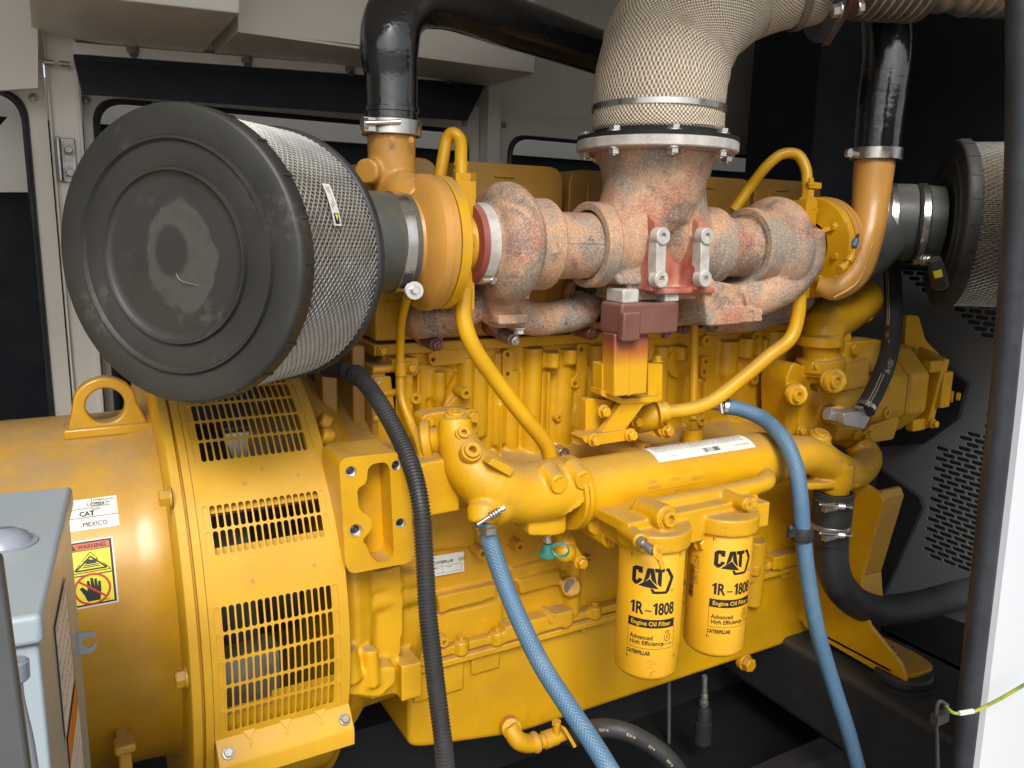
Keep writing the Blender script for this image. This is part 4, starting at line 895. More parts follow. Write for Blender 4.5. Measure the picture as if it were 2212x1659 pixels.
def oil_filter(x, label, turn, hand, second=False):
    T = thing('oil_filter', label, 'oil filter', (x, YF, zfb), 'spin-on oil filters hanging under the filter head')
    b = B(); H = zft-zfb
    b.lathe((x, YF, zfb), (0, 0, 1), [(0, .0), (.0, .045), (.004, .058), (.012, .068), (.020, RF), (H-.014, RF), (H-.012, RF-.001), (H-.008, RF-.004), (H, RF-.004)], 96, cap=False)
    obj('can', b, 'can', T)
    b = B(); b.lathe((x, YF, zft-.013), (0, 0, 1), [(0, RF-.001), (.0, RF+.0035), (.010, RF+.0035), (.010, RF-.001)], 64, cap=False); obj('seam_ring', b, 'yellow', T)
    zd = Vector((CAM.x-x, CAM.y-YF, 0)).normalized(); zd.rotate(Matrix.Rotation(turn, 3, 'Z'))
    fn = cylfn((x, YF, zfb), (0, 0, 1), zd, RF)
    i = Ink(fn, .009); z = lambda c: H-(c-470)*H/735            # rows as read off the photo
    x0 = -.046
    logo(i, x0+.001, z(672), .0415)
    i.line([(x0+.092+.0028*math.cos(k*PI/6), z(698)+.0028*math.sin(k*PI/6)) for k in range(13)], .0006); i.text('R', x0+.0905, z(698)-.0015, .004)
    one(i, x0+.001, z(822), .0275); i.text('R', x0+.0125, z(822), .038, .03, .72); i.rect(x0+.0335, z(806), x0+.0475, z(800), 0, 3); one(i, x0+.050, z(822), .0275); i.text('808', x0+.0615, z(822), .038, .03, .66)
    i.rect(x0-.003, z(893), x0+.102, z(849), 0, 16)
    i.text('Advanced', x0+.003, z(958), .0138, .018, .92); i.text('High Efficiency', x0+.003, z(988), .0138, .018, .92)
    i.frame(x0-.003, z(1008), x0+.104, z(893), .0007)
    i.text('CATERPILLAR', x0-.004, z(1042), .0125, .035, .70)
    for a, c in ((-.050, 520), (.062, 520), (-.050, 1062), (.062, 1062)): i.rect(a, z(c+10), a+.0016, z(c-10), 0, 1); i.text('2', a+.003, z(c+6), .006)
    cx, cz = x0+.086, z(946)
    i.line([(cx+.0075*math.cos(k*PI/10), cz+.009*math.sin(k*PI/10)) for k in range(-12, 6)]+[(cx+.004, cz+.014), (cx-.005, cz+.014), (cx-.004, cz+.008)], .0012)
    i.line([(cx, cz-.004), (cx+.003, cz), (cx, cz+.006), (cx-.003, cz), (cx, cz-.004)], .001)
    i.line([(cx-.009, cz-.016), (cx+.009, cz-.016)], .001); i.poly([(cx-.011, cz-.013), (cx-.007, cz-.016), (cx-.011, cz-.019)]); i.poly([(cx+.011, cz-.013), (cx+.007, cz-.016), (cx+.011, cz-.019)])
    if second:
        bx = -.112; y = z(880)
        while y < z(700): h = rb.choice((.0007, .0013, .002)); i.rect(bx, y, bx+.019, y+h, 0, 5); y += h+rb.choice((.0008, .0013))
        i.line([(bx+.006, z(555)), (bx+.017, z(555)), (bx+.015, z(540)), (bx+.005, z(540))], .0012); i.line([(bx+.003, z(532)), (bx+.006, z(555)), (bx+.008, z(562)), (bx+.016, z(562))], .0012); i.text('cat.com', bx, z(583), .0055)
    i.done('print', 'ink', T)
    i = Ink(fn, .009); i.text('Engine Oil Filter', x0+.004, z(881), .0142, .016, .94, lift=.0010); i.done('print', 'can', T)
    i = Ink(fn, .009)
    if hand == 1:
        for k, (dx, dz) in enumerate(((.006, 1070), (.012, 1085), (.006, 1105), (.014, 1125))): i.line([(dx-.008, z(dz+12)), (dx, z(dz)), (dx+.006, z(dz+6))], .0010)
        i.line([(.008+.004*math.cos(k), z(1148)+.003*math.sin(k)) for k in range(8)], .001)
    else: i.text('09/11/24', -.080, z(800), .022, 0, .9, rot=PI/2)
    i.done('pen_marks', 'inkfaint', T)
rb = random.Random(5)
oil_filter(XF1, 'yellow oil filter with its front print fully readable, nearest to the blue hose end', math.radians(4), 1)
oil_filter(XF2, 'yellow oil filter turned so that barcode and handwritten date show at its left', math.radians(27), 2, True)
# ================================================================ turbochargers (axis along x)
YT, ZT = 1.52, 1.570; XM = 1.254
def vclamp(name, o, ax, r, w_, mat, parent, n=48, t=.002):
    b = B(); b.lathe(Vector(o)-Vector(ax).normalized()*w_/2, ax, [(0, r), (0, r+t*.6), (.001, r+t), (w_-.001, r+t), (w_, r+t*.6), (w_, r)], n, cap=False); return obj(name, b, mat, parent)
def turbo(sx, label):
    T = thing('turbocharger', label, 'turbocharger', (XM+sx*(.80-XM), YT, ZT), 'pair of turbochargers either side of the exhaust collector')
    X = lambda x: XM+(x-XM)*(1 if sx > 0 else -1)
    dx = V3(1 if sx > 0 else -1, 0, 0)
    O = V3(X(.60), YT, ZT)
    b = B(); b.lathe(O, dx, [(0, .078), (0, .085), (.012, .086), (.030, .092), (.036, .105), (.040, .120), (.048, .131), (.052, .136), (.068, .137), (.069, .134), (.083, .134), (.083, .06)], 96, cap=False)
    if sx > 0:
        b2 = B(); b2.lathe(O, dx, [(.028, .09), (.034, .110), (.045, .130), (.053, .133), (.053, .03), (.028, .03)], 48, cap=False)
        b2.sweep([V3(X(.648), YT, ZT+.07), V3(X(.645), YT+.05, ZT+.10), V3(X(.640), YT+.095, ZT+.10), V3(X(.635), YT+.10, ZT+.16), V3(X(.635), YT+.10, 1.792)], [.04, .045, .047, .049, .050], n=28)
        b2.cyl(V3(X(.568), YT+.070, ZT+.140), V3(X(.60), YT+.10, ZT+.140), .026)
        obj('compressor_outlet', b2, 'baked', T, remesh=.004, sm=3)
    cmp_ = obj('compressor_housing', b, 'baked', T, ang=28)
    b = B(); b.lathe(O, dx, [(.0865, .05), (.0865, .133), (.088, .1345), (.107, .1345), (.110, .130), (.111, .118), (.116, .07)], 96, cap=False); obj('back_plate', b, 'yellow', T, ang=28)
    b = B(); b.lathe(O, dx, [(.108, .062), (.135, .055), (.150, .060), (.168, .064)], 40, cap=False)
    for k in range(8):
        a = 2*PI*k/8+.2; c = O+dx*.111+V3(0, math.cos(a)*.098, math.sin(a)*.098); b.cyl(c, c+dx*.012, .009, n=6)
        e = O+dx*.112+V3(0, math.cos(a)*.08, math.sin(a)*.08); 
        if k % 2: b.prism([O+dx*.111+V3(0, math.cos(a+.05)*.11, math.sin(a+.05)*.11), O+dx*.111+V3(0, math.cos(a-.05)*.11, math.sin(a-.05)*.11), O+dx*.15+V3(0, math.cos(a-.05)*.05, math.sin(a-.05)*.05), O+dx*.15+V3(0, math.cos(a+.05)*.05, math.sin(a+.05)*.05)], (0, 0, .004))
    b.box(min(X(.722), X(.765)), max(X(.722), X(.765)), YT-.03, YT+.03, ZT+.045, ZT+.125); b.box(min(X(.722), X(.765)), max(X(.722), X(.765)), YT-.03, YT+.03, ZT-.135, ZT-.045)
    b.cyl(V3(X(.738), YT-.062, ZT+.01), V3(X(.738), YT-.05, ZT+.01), .014)
    obj('bearing_housing', b, 'yellow', T, ang=30)
    b = B(); b.lathe(O, dx, [(.158, .06), (.160, .083), (.172, .086)], 64, cap=False); obj('heat_shield', b, 'redox', T)
    hc = vclamp('heat_clamp', O+dx*.186, dx, .079, .026, 'heatpad', T, 64, .006)
    bn = B(); cpt = O+dx*.186+V3(0, -.062, -.072); bn.cyl(cpt-V3(0, 0, .0)-dx*.02, cpt+dx*.012, .006, n=12); bn.hexb(cpt-dx*.004, dx, .0105, .009, 0); obj('clamp_nut', bn, 'silver', hc)
    # turbine volute: growing spiral, fused
    b = B()
    n = 40; rows = []; k = 28
    for q in range(n+1):
        a = 2*PI*q/n
        s_r = .044; Rm = .087
        rows.append([V3(XC_(sx)+s_r*1.0*math.cos(2*PI*j/k), YT-(Rm+s_r*math.sin(2*PI*j/k))*math.sin(a), ZT+(Rm+s_r*math.sin(2*PI*j/k))*math.cos(a)) for j in range(k)])
    vv = b.grid(rows, cv=True); b.bm.faces.new(vv[0][::-1]); b.bm.faces.new(vv[-1])
    b.lathe(O, dx, [(.192, .0), (.192, .076), (.20, .082), (.212, .096), (.262, .112), (.288, .109), (.296, .098), (.345, .096), (.352, .092), (.352, .0)], 48, cap=False)
    if sx > 0:
        b.sweep([V3(.862, YT+.02, ZT-.07), V3(.865, YT+.04, ZT-.13), V3(.87, YT+.06, ZT-.165)], [.052, .045, .045], n=20)
        b.box(.83, .905, YT-.02, YT+.10, ZT-.172, ZT-.150)
    else:
        b.sweep([P(1755, 500, YT-.10), P(1745, 560, YT-.08), P(1705, 610, YT-.06), P(1650, 640, YT-.045), P(1590, 655, YT-.03)], [.030, .042, .046, .046, .048], n=24)
        b.prism([P(u, v, YT-.055) for u, v in ((1545, 605), (1600, 618), (1700, 590), (1766, 520), (1744, 605), (1665, 666), (1600, 688), (1550, 688))], (0, .14, 0))
        b.prism(rounded([P(u, v, YT-.088) for u, v in ((1515, 603), (1543, 599), (1562, 668), (1640, 668), (1650, 694), (1531, 706))], .008), (0, .15, 0))
    tb = obj('turbine_housing', b, 'heat', T, remesh=.004, sm=3)
    b = B(); b.lathe(O, dx, [(.296, .09), (.296, .0975), (.299, .0995), (.347, .0995), (.352, .0965), (.352, .078), (.345, .078)], 64, cap=False); obj('outlet_collar', b, 'heatpale', tb, ang=30)
    b = B(); b.lathe((XC_(sx), YT, ZT), (1, 0, 0), [(-.0016, .1285), (-.001, .1300), (.001, .1300), (.0016, .1285)], 80, cap=False, ) 
    obj('parting_line', b, 'heat', tb)
    if sx > 0: 
        bolt3(tb, (.90, YT+.01, ZT-.183), .011, (0, 0, -1), 'heatpad', h=.012); 
    else:
        bolt3(tb, P(1563, 682, YT-.078), .012, (0, -1, 0), 'heatgrey', h=.004, washer=1.2); bolt3(tb, P(1637, 676, YT-.078), .011, (0, -1, 0), 'heatgrey', h=.004, washer=1.2)
    return T
def XC_(sx): return XM+(.850-XM)*(1 if sx > 0 else -1)
TL = turbo(1, 'left turbocharger beside the big round air filter, its rusty turbine next to a white clamp')
TR = turbo(-1, 'right turbocharger with salmon rusted volute foot and yellow outlet elbow sweeping upward')
# right compressor's outlet elbow in baked yellow
b = B(); b.sweep([P(1765, 615, 1.46), P(1800, 622, 1.43), P(1842, 592, 1.41), P(1868, 520, 1.41), P(1880, 440, 1.43), P(1889, 350, 1.44)], [.020, .034, .042, .044, .047, .052], n=32); obj('compressor_outlet', b, 'baked', TR)
b = B(); b.sweep([P(1800, 644, 1.40), P(1852, 610, 1.375), P(1880, 540, 1.37), P(1908, 430, 1.40), P(1921, 360, 1.43)], [.004]*5, n=10); b.ball(P(1935, 462, 1.44), .018); obj('casting_rib', b, 'baked', TR)
# actuator-like rod with blue band on the right compressor
b = B(); b.sweep([P(1820, 578, 1.33), P(1836, 560, 1.33), P(1848, 530, 1.34)], .006, n=10); b.cyl(P(1813, 583, 1.33), P(1824, 575, 1.33), .011); b.cyl(P(1832, 566, 1.33), P(1840, 553, 1.33), .011); b.sweep([P(1838, 562, 1.33), P(1834, 500, 1.34), P(1830, 480, 1.35)], .003, n=8); obj('speed_sensor', b, 'yellow', TR)
b = B(); b.cyl(P(1843, 534, 1.335), P(1849, 519, 1.338), .0085); obj('sensor_sleeve', b, 'blue', TR)
b = B(); b.cyl(P(1848, 520, 1.338), P(1854, 506, 1.34), .006, .003); obj('sensor_tip', b, 'rubber', TR)
# ================================================================ connecting pipes and exhaust collector
def link(xa, xb, label):
    T = thing('exhaust_link_pipe', label, 'exhaust pipe', ((xa+xb)/2, YT, ZT), 'short exhaust pipes joining turbines to the collector')
    b = B(); b.lathe((xa, YT, ZT-.002), (1, 0, 0), [(0, .074), (xb-xa, .074)], 64, cap=False); obj('pipe', b, 'heat', T)
    b = B(); b.box(xa+.02, xb-.02, YT-.0748, YT-.0735, ZT+.004, ZT+.0055); obj('weld_seam', b, 'heatgrey', T)
link(.935, 1.13, 'rusty pipe between left turbine and the flared exhaust collector'); link(2*XM-1.13, 2*XM-.935, 'pale rusty pipe between the collector and the right turbine')
XX = thing('exhaust_collector', 'rusty salmon Y-shaped exhaust collector casting under the round bolted flange', 'exhaust collector', (XM, YT, ZT))
ZFL = 1.783
b = B()
b.lathe((XM, YT, ZT+.02), (0, 0, 1), [(0, .0), (.0, .06), (.04, .098), (.09, .112), (.16, .131), (ZFL-ZT-.03, .142), (ZFL-ZT-.02, .150), (ZFL-ZT-.02, 0)], 56, cap=False)
for s in (1, -1):
    b.lathe((XM-s*.160, YT, ZT), (s, 0, 0), [(0, .0), (0, .093), (.02, .090), (.04, .086), (.04, .0)], 56, cap=False)
    b.sweep([V3(XM-s*.150, YT, ZT), V3(XM-s*.105, YT, ZT+.002), V3(XM-s*.072, YT, ZT+.03), V3(XM-s*.045, YT, ZT+.09), V3(XM-s*.03, YT, ZT+.15)], [.086, .087, .090, .092, .095], n=36, step=.01)
b.prism([P(1320, 590, 1.45), P(1372, 575, 1.45), P(1425, 590, 1.45), P(1425, 614, 1.45), P(1340, 615, 1.45)], (0, .15, 0))
b.box(XM-.11, XM+.10, 1.46, 1.62, ZT-.125, ZT-.09)
for u, v in ((1432, 510), (1428, 603), (1527, 510), (1523, 602)):
    c = P(u, v, 1.40); b.cyl(c, c+V3(0, .06, 0), .0185)
obj('collector_casting', b, 'heat', XX, remesh=.004, sm=3)
for s in (1, -1):
    cb = B(); cb.lathe((XM-s*.192, YT, ZT), (s, 0, 0), [(.03, .0775), (0, .0790), (0, .0935), (.003, .0965), (.034, .0965), (.040, .092)], 72, cap=False); obj('inlet_collar', cb, 'heatpale', XX, ang=30)
b = B()
for u in (1404, 1498):
    x = P(u, 560, 1.43).x; b.prism([V3(x-.010, 1.408, ZT+.055), V3(x-.010, 1.408, ZT-.100), V3(x-.010, 1.60, ZT-.100), V3(x-.010, 1.60, ZT+.10), V3(x-.010, 1.46, ZT+.09)], (.020, 0, 0))
b.box(XM-.03, XM+.11, 1.47, 1.50, ZT-.10, ZT+.06); b.box(XM-.06, XM+.12, 1.42, 1.60, ZT-.108, ZT-.094)
obj('web', b, M['webred'], XX, remesh=.004, sm=2)
for (ua, va), (ub, vb) in (((1432, 510), (1428, 603)), ((1527, 510), (1523, 602))):
    b = B(); a = P(ua, va, 1.392); c = P(ub, vb, 1.392); w2 = .0145
    b.prism([V3(a.x-w2, 1.394, a.z), V3(a.x+w2*.9, 1.394, a.z), V3(c.x+w2, 1.394, c.z), V3(c.x-w2*.9, 1.394, c.z)], (0, .03, 0))
    bp = obj('mounting_strip', b, 'heatpad', XX, bev=.002)
    for c in (a, c):
        b = B(); b.lathe(c+V3(0, .02, 0), (0, -1, 0), [(0, .02), (.022, .019), (.0235, .0175), (.0235, .0075), (.015, .0070), (.012, 0)], 32, cap=False); obj('threaded_boss', b, 'heatpad', XX)
zt7 = P(1345, 657, 1.42).z; b = B(); b.box(P(1346, 640, 1.43).x, P(1381, 640, 1.43).x, 1.43, 1.495, zt7, ZT-.095); obj('support_leg', b, 'heatpad', XX, bev=.004); b = B(); b.box(P(1438, 640, 1.43).x, P(1468, 640, 1.43).x, 1.43, 1.495, zt7, ZT-.095); obj('support_leg', b, 'heatpad', XX, bev=.004)
b = B(); b.box(P(1385, 640, 1.5).x, P(1440, 640, 1.5).x, 1.49, 1.55, ZT-.16, ZT-.095); obj('support_web', b, 'redox', XX, bev=.004)
RFL = .187
b = B(); b.lathe((XM, YT, ZFL), (0, 0, 1), [(0, .12), (0, RFL-.003), (.003, RFL), (.021, RFL), (.024, RFL-.003), (.024, .12)], 96, cap=False); obj('flange', b, 'heatpad', XX)
b = B(); b.lathe((XM, YT, ZFL-.003), (0, 0, 1), [(0, .13), (0, RFL-.012), (.0028, RFL-.004), (.0028, .13)], 96, cap=False); obj('flange_underside', b, 'heat', XX)
# ================================================================ lagged exhaust pipe
WP = thing('lagged_exhaust_pipe', 'fat exhaust pipe wrapped in woven cream glass-fibre lagging rising from the bolted flange', 'exhaust pipe', (XM, YT, ZFL+.03))
b = B(); b.lathe((XM, YT, ZFL+.0245), (0, 0, 1), [(0, .12), (0, RFL-.001), (.008, RFL-.001), (.008, .150), (.022, .148), (.022, .12)], 80, cap=False); obj('pipe_flange', b, 'black', WP)
rt2 = V3(RT.x, RT.y, 0).normalized(); tw = (V3(CAM.x-XM, CAM.y-YT, 0)).normalized(); sw = V3(-tw.y, tw.x, 0)
for k in range(8):
    a = math.radians(11.8+45*k); c = V3(XM, YT, 0)+(sw*math.sin(a)+tw*math.cos(a))*.168
    bolt3(WP, V3(c.x, c.y, ZFL+.0325), .0135, (0, 0, 1), 'silver', h=.010, washer=1.3); bolt3(WP, V3(c.x, c.y, ZFL), .0135, (0, 0, -1), 'silver', h=.012, washer=1.25, stud=.006, name='nut')
cw = V3(XM, YT, ZFL+.042)
pth = [cw, cw+V3(0, 0, .10), PD(1440, 115, 1.86), PD(1492, 30, 1.87), PD(1590, -45, 1.88), PD(1765, -88, 1.87)]
def wr(L, th):
    s = (L/.115+th/(2*PI)) % 1.0; k = 1+.030*(1-s)+.010*math.sin(3*th+L*20)
    if L < .135: k = 1.03+.012*math.sin(2*th+1)
    if L < .012: k = .96+.07*L/.012
    if .045 < L < .068: k -= .02
    return k*(1 if L > .135 else .985)
b = B(); b.sweep(pth, [.150, .150, .150, .146, .142, .138], n=128, step=.006, rf=wr, uvs=(104, .0100)); obj('woven_wrap', b, 'wrap', WP, ang=60)
bc = vclamp('band_clamp', cw+V3(0, 0, .055), (0, 0, 1), .1505, .014, 'silver', WP, 96, .0045)
def bellband(p, ax, r): vclamp('band_clamp', p, ax, r, .018, 'dull' if False else 'steel', WP, 64, .003)
axj = (PD(1775, -88, 1.87)-PD(1690, -76, 1.875)).normalized(); pe = PD(1716, -80, 1.873); bellband(pe, axj, .146)
FLG = thing('exhaust_flange_joint', 'rust-brown vertical flange joint with silver bolts at the top right', 'pipe flange', tuple(P(1778, 30, 1.5)))
c = PD(1768, -88, 1.87)
b = B(); b.cyl(c, c+axj*.012, .182, n=64); obj('flange_plate', b, 'dark', FLG)
b = B(); b.cyl(c+axj*.014, c+axj*.032, .190, n=6); obj('flange_plate', b, 'maroon', FLG)
axu = (UP-axj*UP.dot(axj)).normalized(); axs = axj.cross(axu)
for dz, ds in ((-.126, .05), (-.166, -.02)):
    s_ = 1 if (c+axs-CAM).length < (c-axs-CAM).length else -1
    p = c+axu*dz+axs*(s_*.10+ds*.1); bolt3(FLG, p-axj*.002, .014, -axj, 'silver', h=.016); bolt3(FLG, p+axj*.032, .014, axj, 'silver', h=.012, name='nut')
BL = thing('exhaust_bellows', 'dim ribbed metal exhaust bellows running right from the flange joint', 'bellows', tuple(c+axj*.04))
b = B(); p0 = c+axj*.035; axj = (PD(2260, -74, 1.90)-p0).normalized(); b.sweep([p0, p0+axj*.10], .112, n=40); b.sweep([p0+axj*.07, p0+axj*.22], .128, n=48, step=.003, rf=lambda L, t: 1+.06*math.sin(2*PI*L/.021)); b.sweep([p0+axj*.22, p0+axj*.33], .108, n=40, step=.005, rf=lambda L, t: 1+.05*math.sin(2*PI*L/.045)); b.sweep([p0+axj*.33, p0+axj*1.0], .112, n=40, step=.004, rf=lambda L, t: 1+.06*math.sin(2*PI*L/.03)); obj('corrugated_pipe', b, 'steel', BL)
# ================================================================ black charge-air pipes
CP = thing('charge_air_pipe', 'glossy black painted pipe rising from the left turbocharger and bending right', 'air pipe', (.64, YT+.10, 1.80), 'black charge air pipes')
xo = .635; yo = YT+.10
top = P(842, 60, yo)
b = B(); b.sweep([V3(xo, yo, 1.812), V3(xo, yo, 1.90), P(841, 105, yo), P(850, 45, yo+.01), P(890, 3, yo+.03), P(960, 2, yo+.07), P(1100, 48, yo+.16), P(1290, 112, yo+.30), P(1500, 190, yo+.5)], [.0535, .0535, .060, .061, .060, .058, .058, .058, .058], n=48, step=.012); obj('pipe', b, 'blackpaint', CP)
vclamp('pipe_bead', (xo, yo, 1.835), (0, 0, 1), .0525, .010, 'blackpaint', CP, 48, .004)
HC = vclamp('hose_clamp', (xo, yo, 1.800), (0, 0, 1), .0585, .030, 'silver', CP, 64, .003)
b = B(); q = V3(xo-.062, yo-.035, 1.80); b.box(q.x-.012, q.x+.012, q.y-.006, q.y+.006, 1.787, 1.813); b.cyl(q+V3(-.01, -.010, .001), q+V3(.055, -.034, .006), .0048, ch=.0008); b.cyl(q+V3(-.014, 0, 0), q+V3(-.004, 0, 0), .013); obj('clamp_screw', b, 'silver', HC)
for u, v in ((846, 300), (888, 302)): b = B(); c = P(u, v, yo-.063); b.cyl(c, c+V3(0, -.0015, 0), .006); obj('weld_spot', b, 'baked', HC)
CR = thing('charge_air_pipe', 'glossy black painted pipe standing on the yellow elbow of the right turbocharger', 'air pipe', tuple(P(1892, 330, 1.44)), 'black charge air pipes')
pr0 = P(1891, 345, 1.44); b = B(); b.sweep([pr0+V3(0, 0, .0), pr0+V3(0, 0, .12), pr0+V3(0, 0, .30), pr0+V3(.0, .04, .42), pr0+V3(.0, .2, .50), pr0+V3(.0, .6, .52)], [.058, .060, .062, .062, .062, .062], n=48, step=.012); obj('pipe', b, 'blackpaint', CR)
HC2 = vclamp('hose_clamp', pr0+V3(0, 0, .014), (0, 0, 1), .0625, .030, 'silver', CR, 64, .0035)
b = B(); q = P(1830, 331, 1.42); b.cyl(q, q+V3(.0, -.01, 0), .011); b.sweep([q+V3(.0, 0, 0), q+V3(.05, .01, 0)], .008, n=10); obj('clamp_screw', b, 'silver', HC2)
# ================================================================ air filters
def diamond_mesh(b, fn, circ_len, L, ncell, nrow, wdt, t):
    # expanded metal: zig-zag strands between staggered nodes; fn(arc, along, height)
    da = circ_len/ncell; dl = L/nrow
    for j in range(nrow):
        for i in range(ncell):
            a0 = (i+.5*(j % 2))*da; 
            for s in (-.5, .5):
                a1 = a0+s*da; l0 = j*dl; l1 = (j+1)*dl
                dx, dy = a1-a0, l1-l0; q = math.hypot(dx, dy); nx, ny = -dy/q*wdt/2, dx/q*wdt/2
                h0, h1 = (t, t*.15) if s > 0 else (t*.15, t)
                p = [fn(a0+nx, l0+ny, h0*.6), fn(a1+nx, l1+ny, h1*.6), fn(a1, l1, h1+t*.5), fn(a0, l0, h0+t*.5), fn(a0-nx, l0-ny, h0*.6), fn(a1-nx, l1-ny, h1*.6)]
                v = [b.bm.verts.new(x) for x in p]; b.bm.faces.new((v[0], v[1], v[2], v[3])); b.bm.faces.new((v[3], v[2], v[5], v[4]))
def air_filter(o, ax, R_, L, label, front=True):
    o = Vector(o); ax = Vector(ax).normalized(); T = thing('air_filter', label, 'air filter', tuple(o), 'air filters with wire mesh sleeves')
    side = ax.cross(V3(0, 0, 1)).normalized(); up = side.cross(ax).normalized()
    Rm = R_*.955
    fn = lambda a, l, h: o+ax*(l+.03)+(side*math.cos(a/Rm)+up*math.sin(a/Rm))*(Rm+h)
    b = B(); diamond_mesh(b, fn, 2*PI*Rm, L-.045, 104, 34, .0021, .0022); obj('wire_mesh', b, 'mesh', T)
    b = B(); b.sweep([o+ax*.02, o+ax*(L-.01)], Rm-.006, n=960, step=(L-.03)/6, rf=lambda q, th: 1-.022*(0.5+.5*math.sin(th*240)), cap=False); obj('pleated_paper', b, 'pleat', T, ang=10)
    b = B()
    prof = [(-.000, 0), (.003, .05), (.004, .095), (.0035, .100), (.000, .104), (-.001, .108), (.001, .112), (.0035, .120), (.0030, R_*.60), (.002, R_*.62), (-.003, R_*.635), (-.004, R_*.65), (-.003, R_*.665), (.002, R_*.68), (.003, R_*.74), (.002, R_*.765), (-.003, R_*.78), (-.004, R_*.795), (-.003, R_*.81), (.003, R_*.83), (.003, R_*.93), (.004, R_*.975), (.009, R_*.995), (.016, R_), (.034, R_), (.037, R_*.985), (.037, Rm-.004)]
    prof = [(a, max(r, 0)) for a, r in prof]; prof = sorted(prof, key=lambda q: 0) 
    rg = lambda c_: [(.003, c_-.0055), (.0005, c_-.0035), (-.0030, c_-.0015), (-.0030, c_+.0012), (.0040, c_+.0030), (.0030, c_+.0055)]
    prof = [(.001, 0), (.003, R_*.20), (.0035, R_*.5)]+rg(R_*.575)+rg(R_*.775)+[(.003, R_*.90), (.0025, R_*.970), (.004, R_*.986), (.008, R_*.997), (.013, R_), (.034, R_), (.037, R_*.985), (.037, Rm-.004)]
    b.lathe(o, ax, prof, 128, cap=False)
    for k in range(22):
        a = 2*PI*k/22; d = side*math.cos(a)+up*math.sin(a); s2 = ax.cross(d)
        c = o+d*(R_-.006)+ax*.012; b.prism([c-s2*.0025, c+s2*.0025, c+s2*.0022+d*.0078, c-s2*.0022+d*.0078], ax*.024)
    cap_ = obj('end_cap', b, 'endcap', T, ang=50)
    b = B(); b.lathe(o+ax*(L-.025), ax, [(.006, Rm-.004), (.006, R_*.975), (.009, R_*.988), (.022, R_*.988), (.030, R_*.96), (.032, R_*.80), (.040, R_*.5), (.055, R_*.42)], 96, cap=False); obj('neck_cap', b, 'rubber', T, ang=50)
    return T, side, up
N0 = PD(372, 556, 1.232); N1 = PD(590, 552, 1.47); axf = (N1-N0).normalized(); RA = .231; LA = .262
AF, sd_, upd = air_filter(N0, axf, RA, LA, 'huge round air filter with dusty black end cap facing the camera above the generator')
# dusty rubbed patch and hair-like wire on the end cap
cf = planefn(N0-axf*.0032, sd_*-1 if sd_.dot(RT) < 0 else sd_, upd, -axf, .0008)
M['scuff'] = MAT('pale_scuffed_dust', (.085, .080, .072), .8, col2=(.055, .053, .05), nscale=12)
def blob(i, cx, cy, rx, ry, seed, n=60, a0=0, a1=2*PI, w0=1.0, w1=None, rot=0):
    rr = random.Random(seed); ph = [rr.uniform(0, 6.28) for _ in range(8)]
    f = lambda t: 1+.05*math.sin(3*t+ph[0])+.04*math.sin(7*t+ph[1])+.03*math.sin(15*t+ph[2])+.02*math.sin(31*t+ph[3])
    o_ = []; 
    for k in range(n+1):
        t = a0+(a1-a0)*k/n; x = rx*f(t)*math.cos(t); y = ry*f(t)*math.sin(t); o_.append((x, y))
    inn = []
    if w1 is not None:
        for k in range(n+1):
            t = a0+(a1-a0)*k/n; s = w1*(1+.08*math.sin(4*t+ph[4])+.05*math.sin(11*t+ph[5])); inn.append((rx*s*math.cos(t), ry*s*math.sin(t)))
    R2 = lambda p: (cx+p[0]*math.cos(rot)-p[1]*math.sin(rot), cy+p[0]*math.sin(rot)+p[1]*math.cos(rot))
    for k in range(n):
        if inn: i.poly([R2(q) for q in (o_[k], o_[k+1], inn[k+1], inn[k])])
        else: i.poly([R2(q) for q in (o_[k], o_[k+1], (0, 0))])
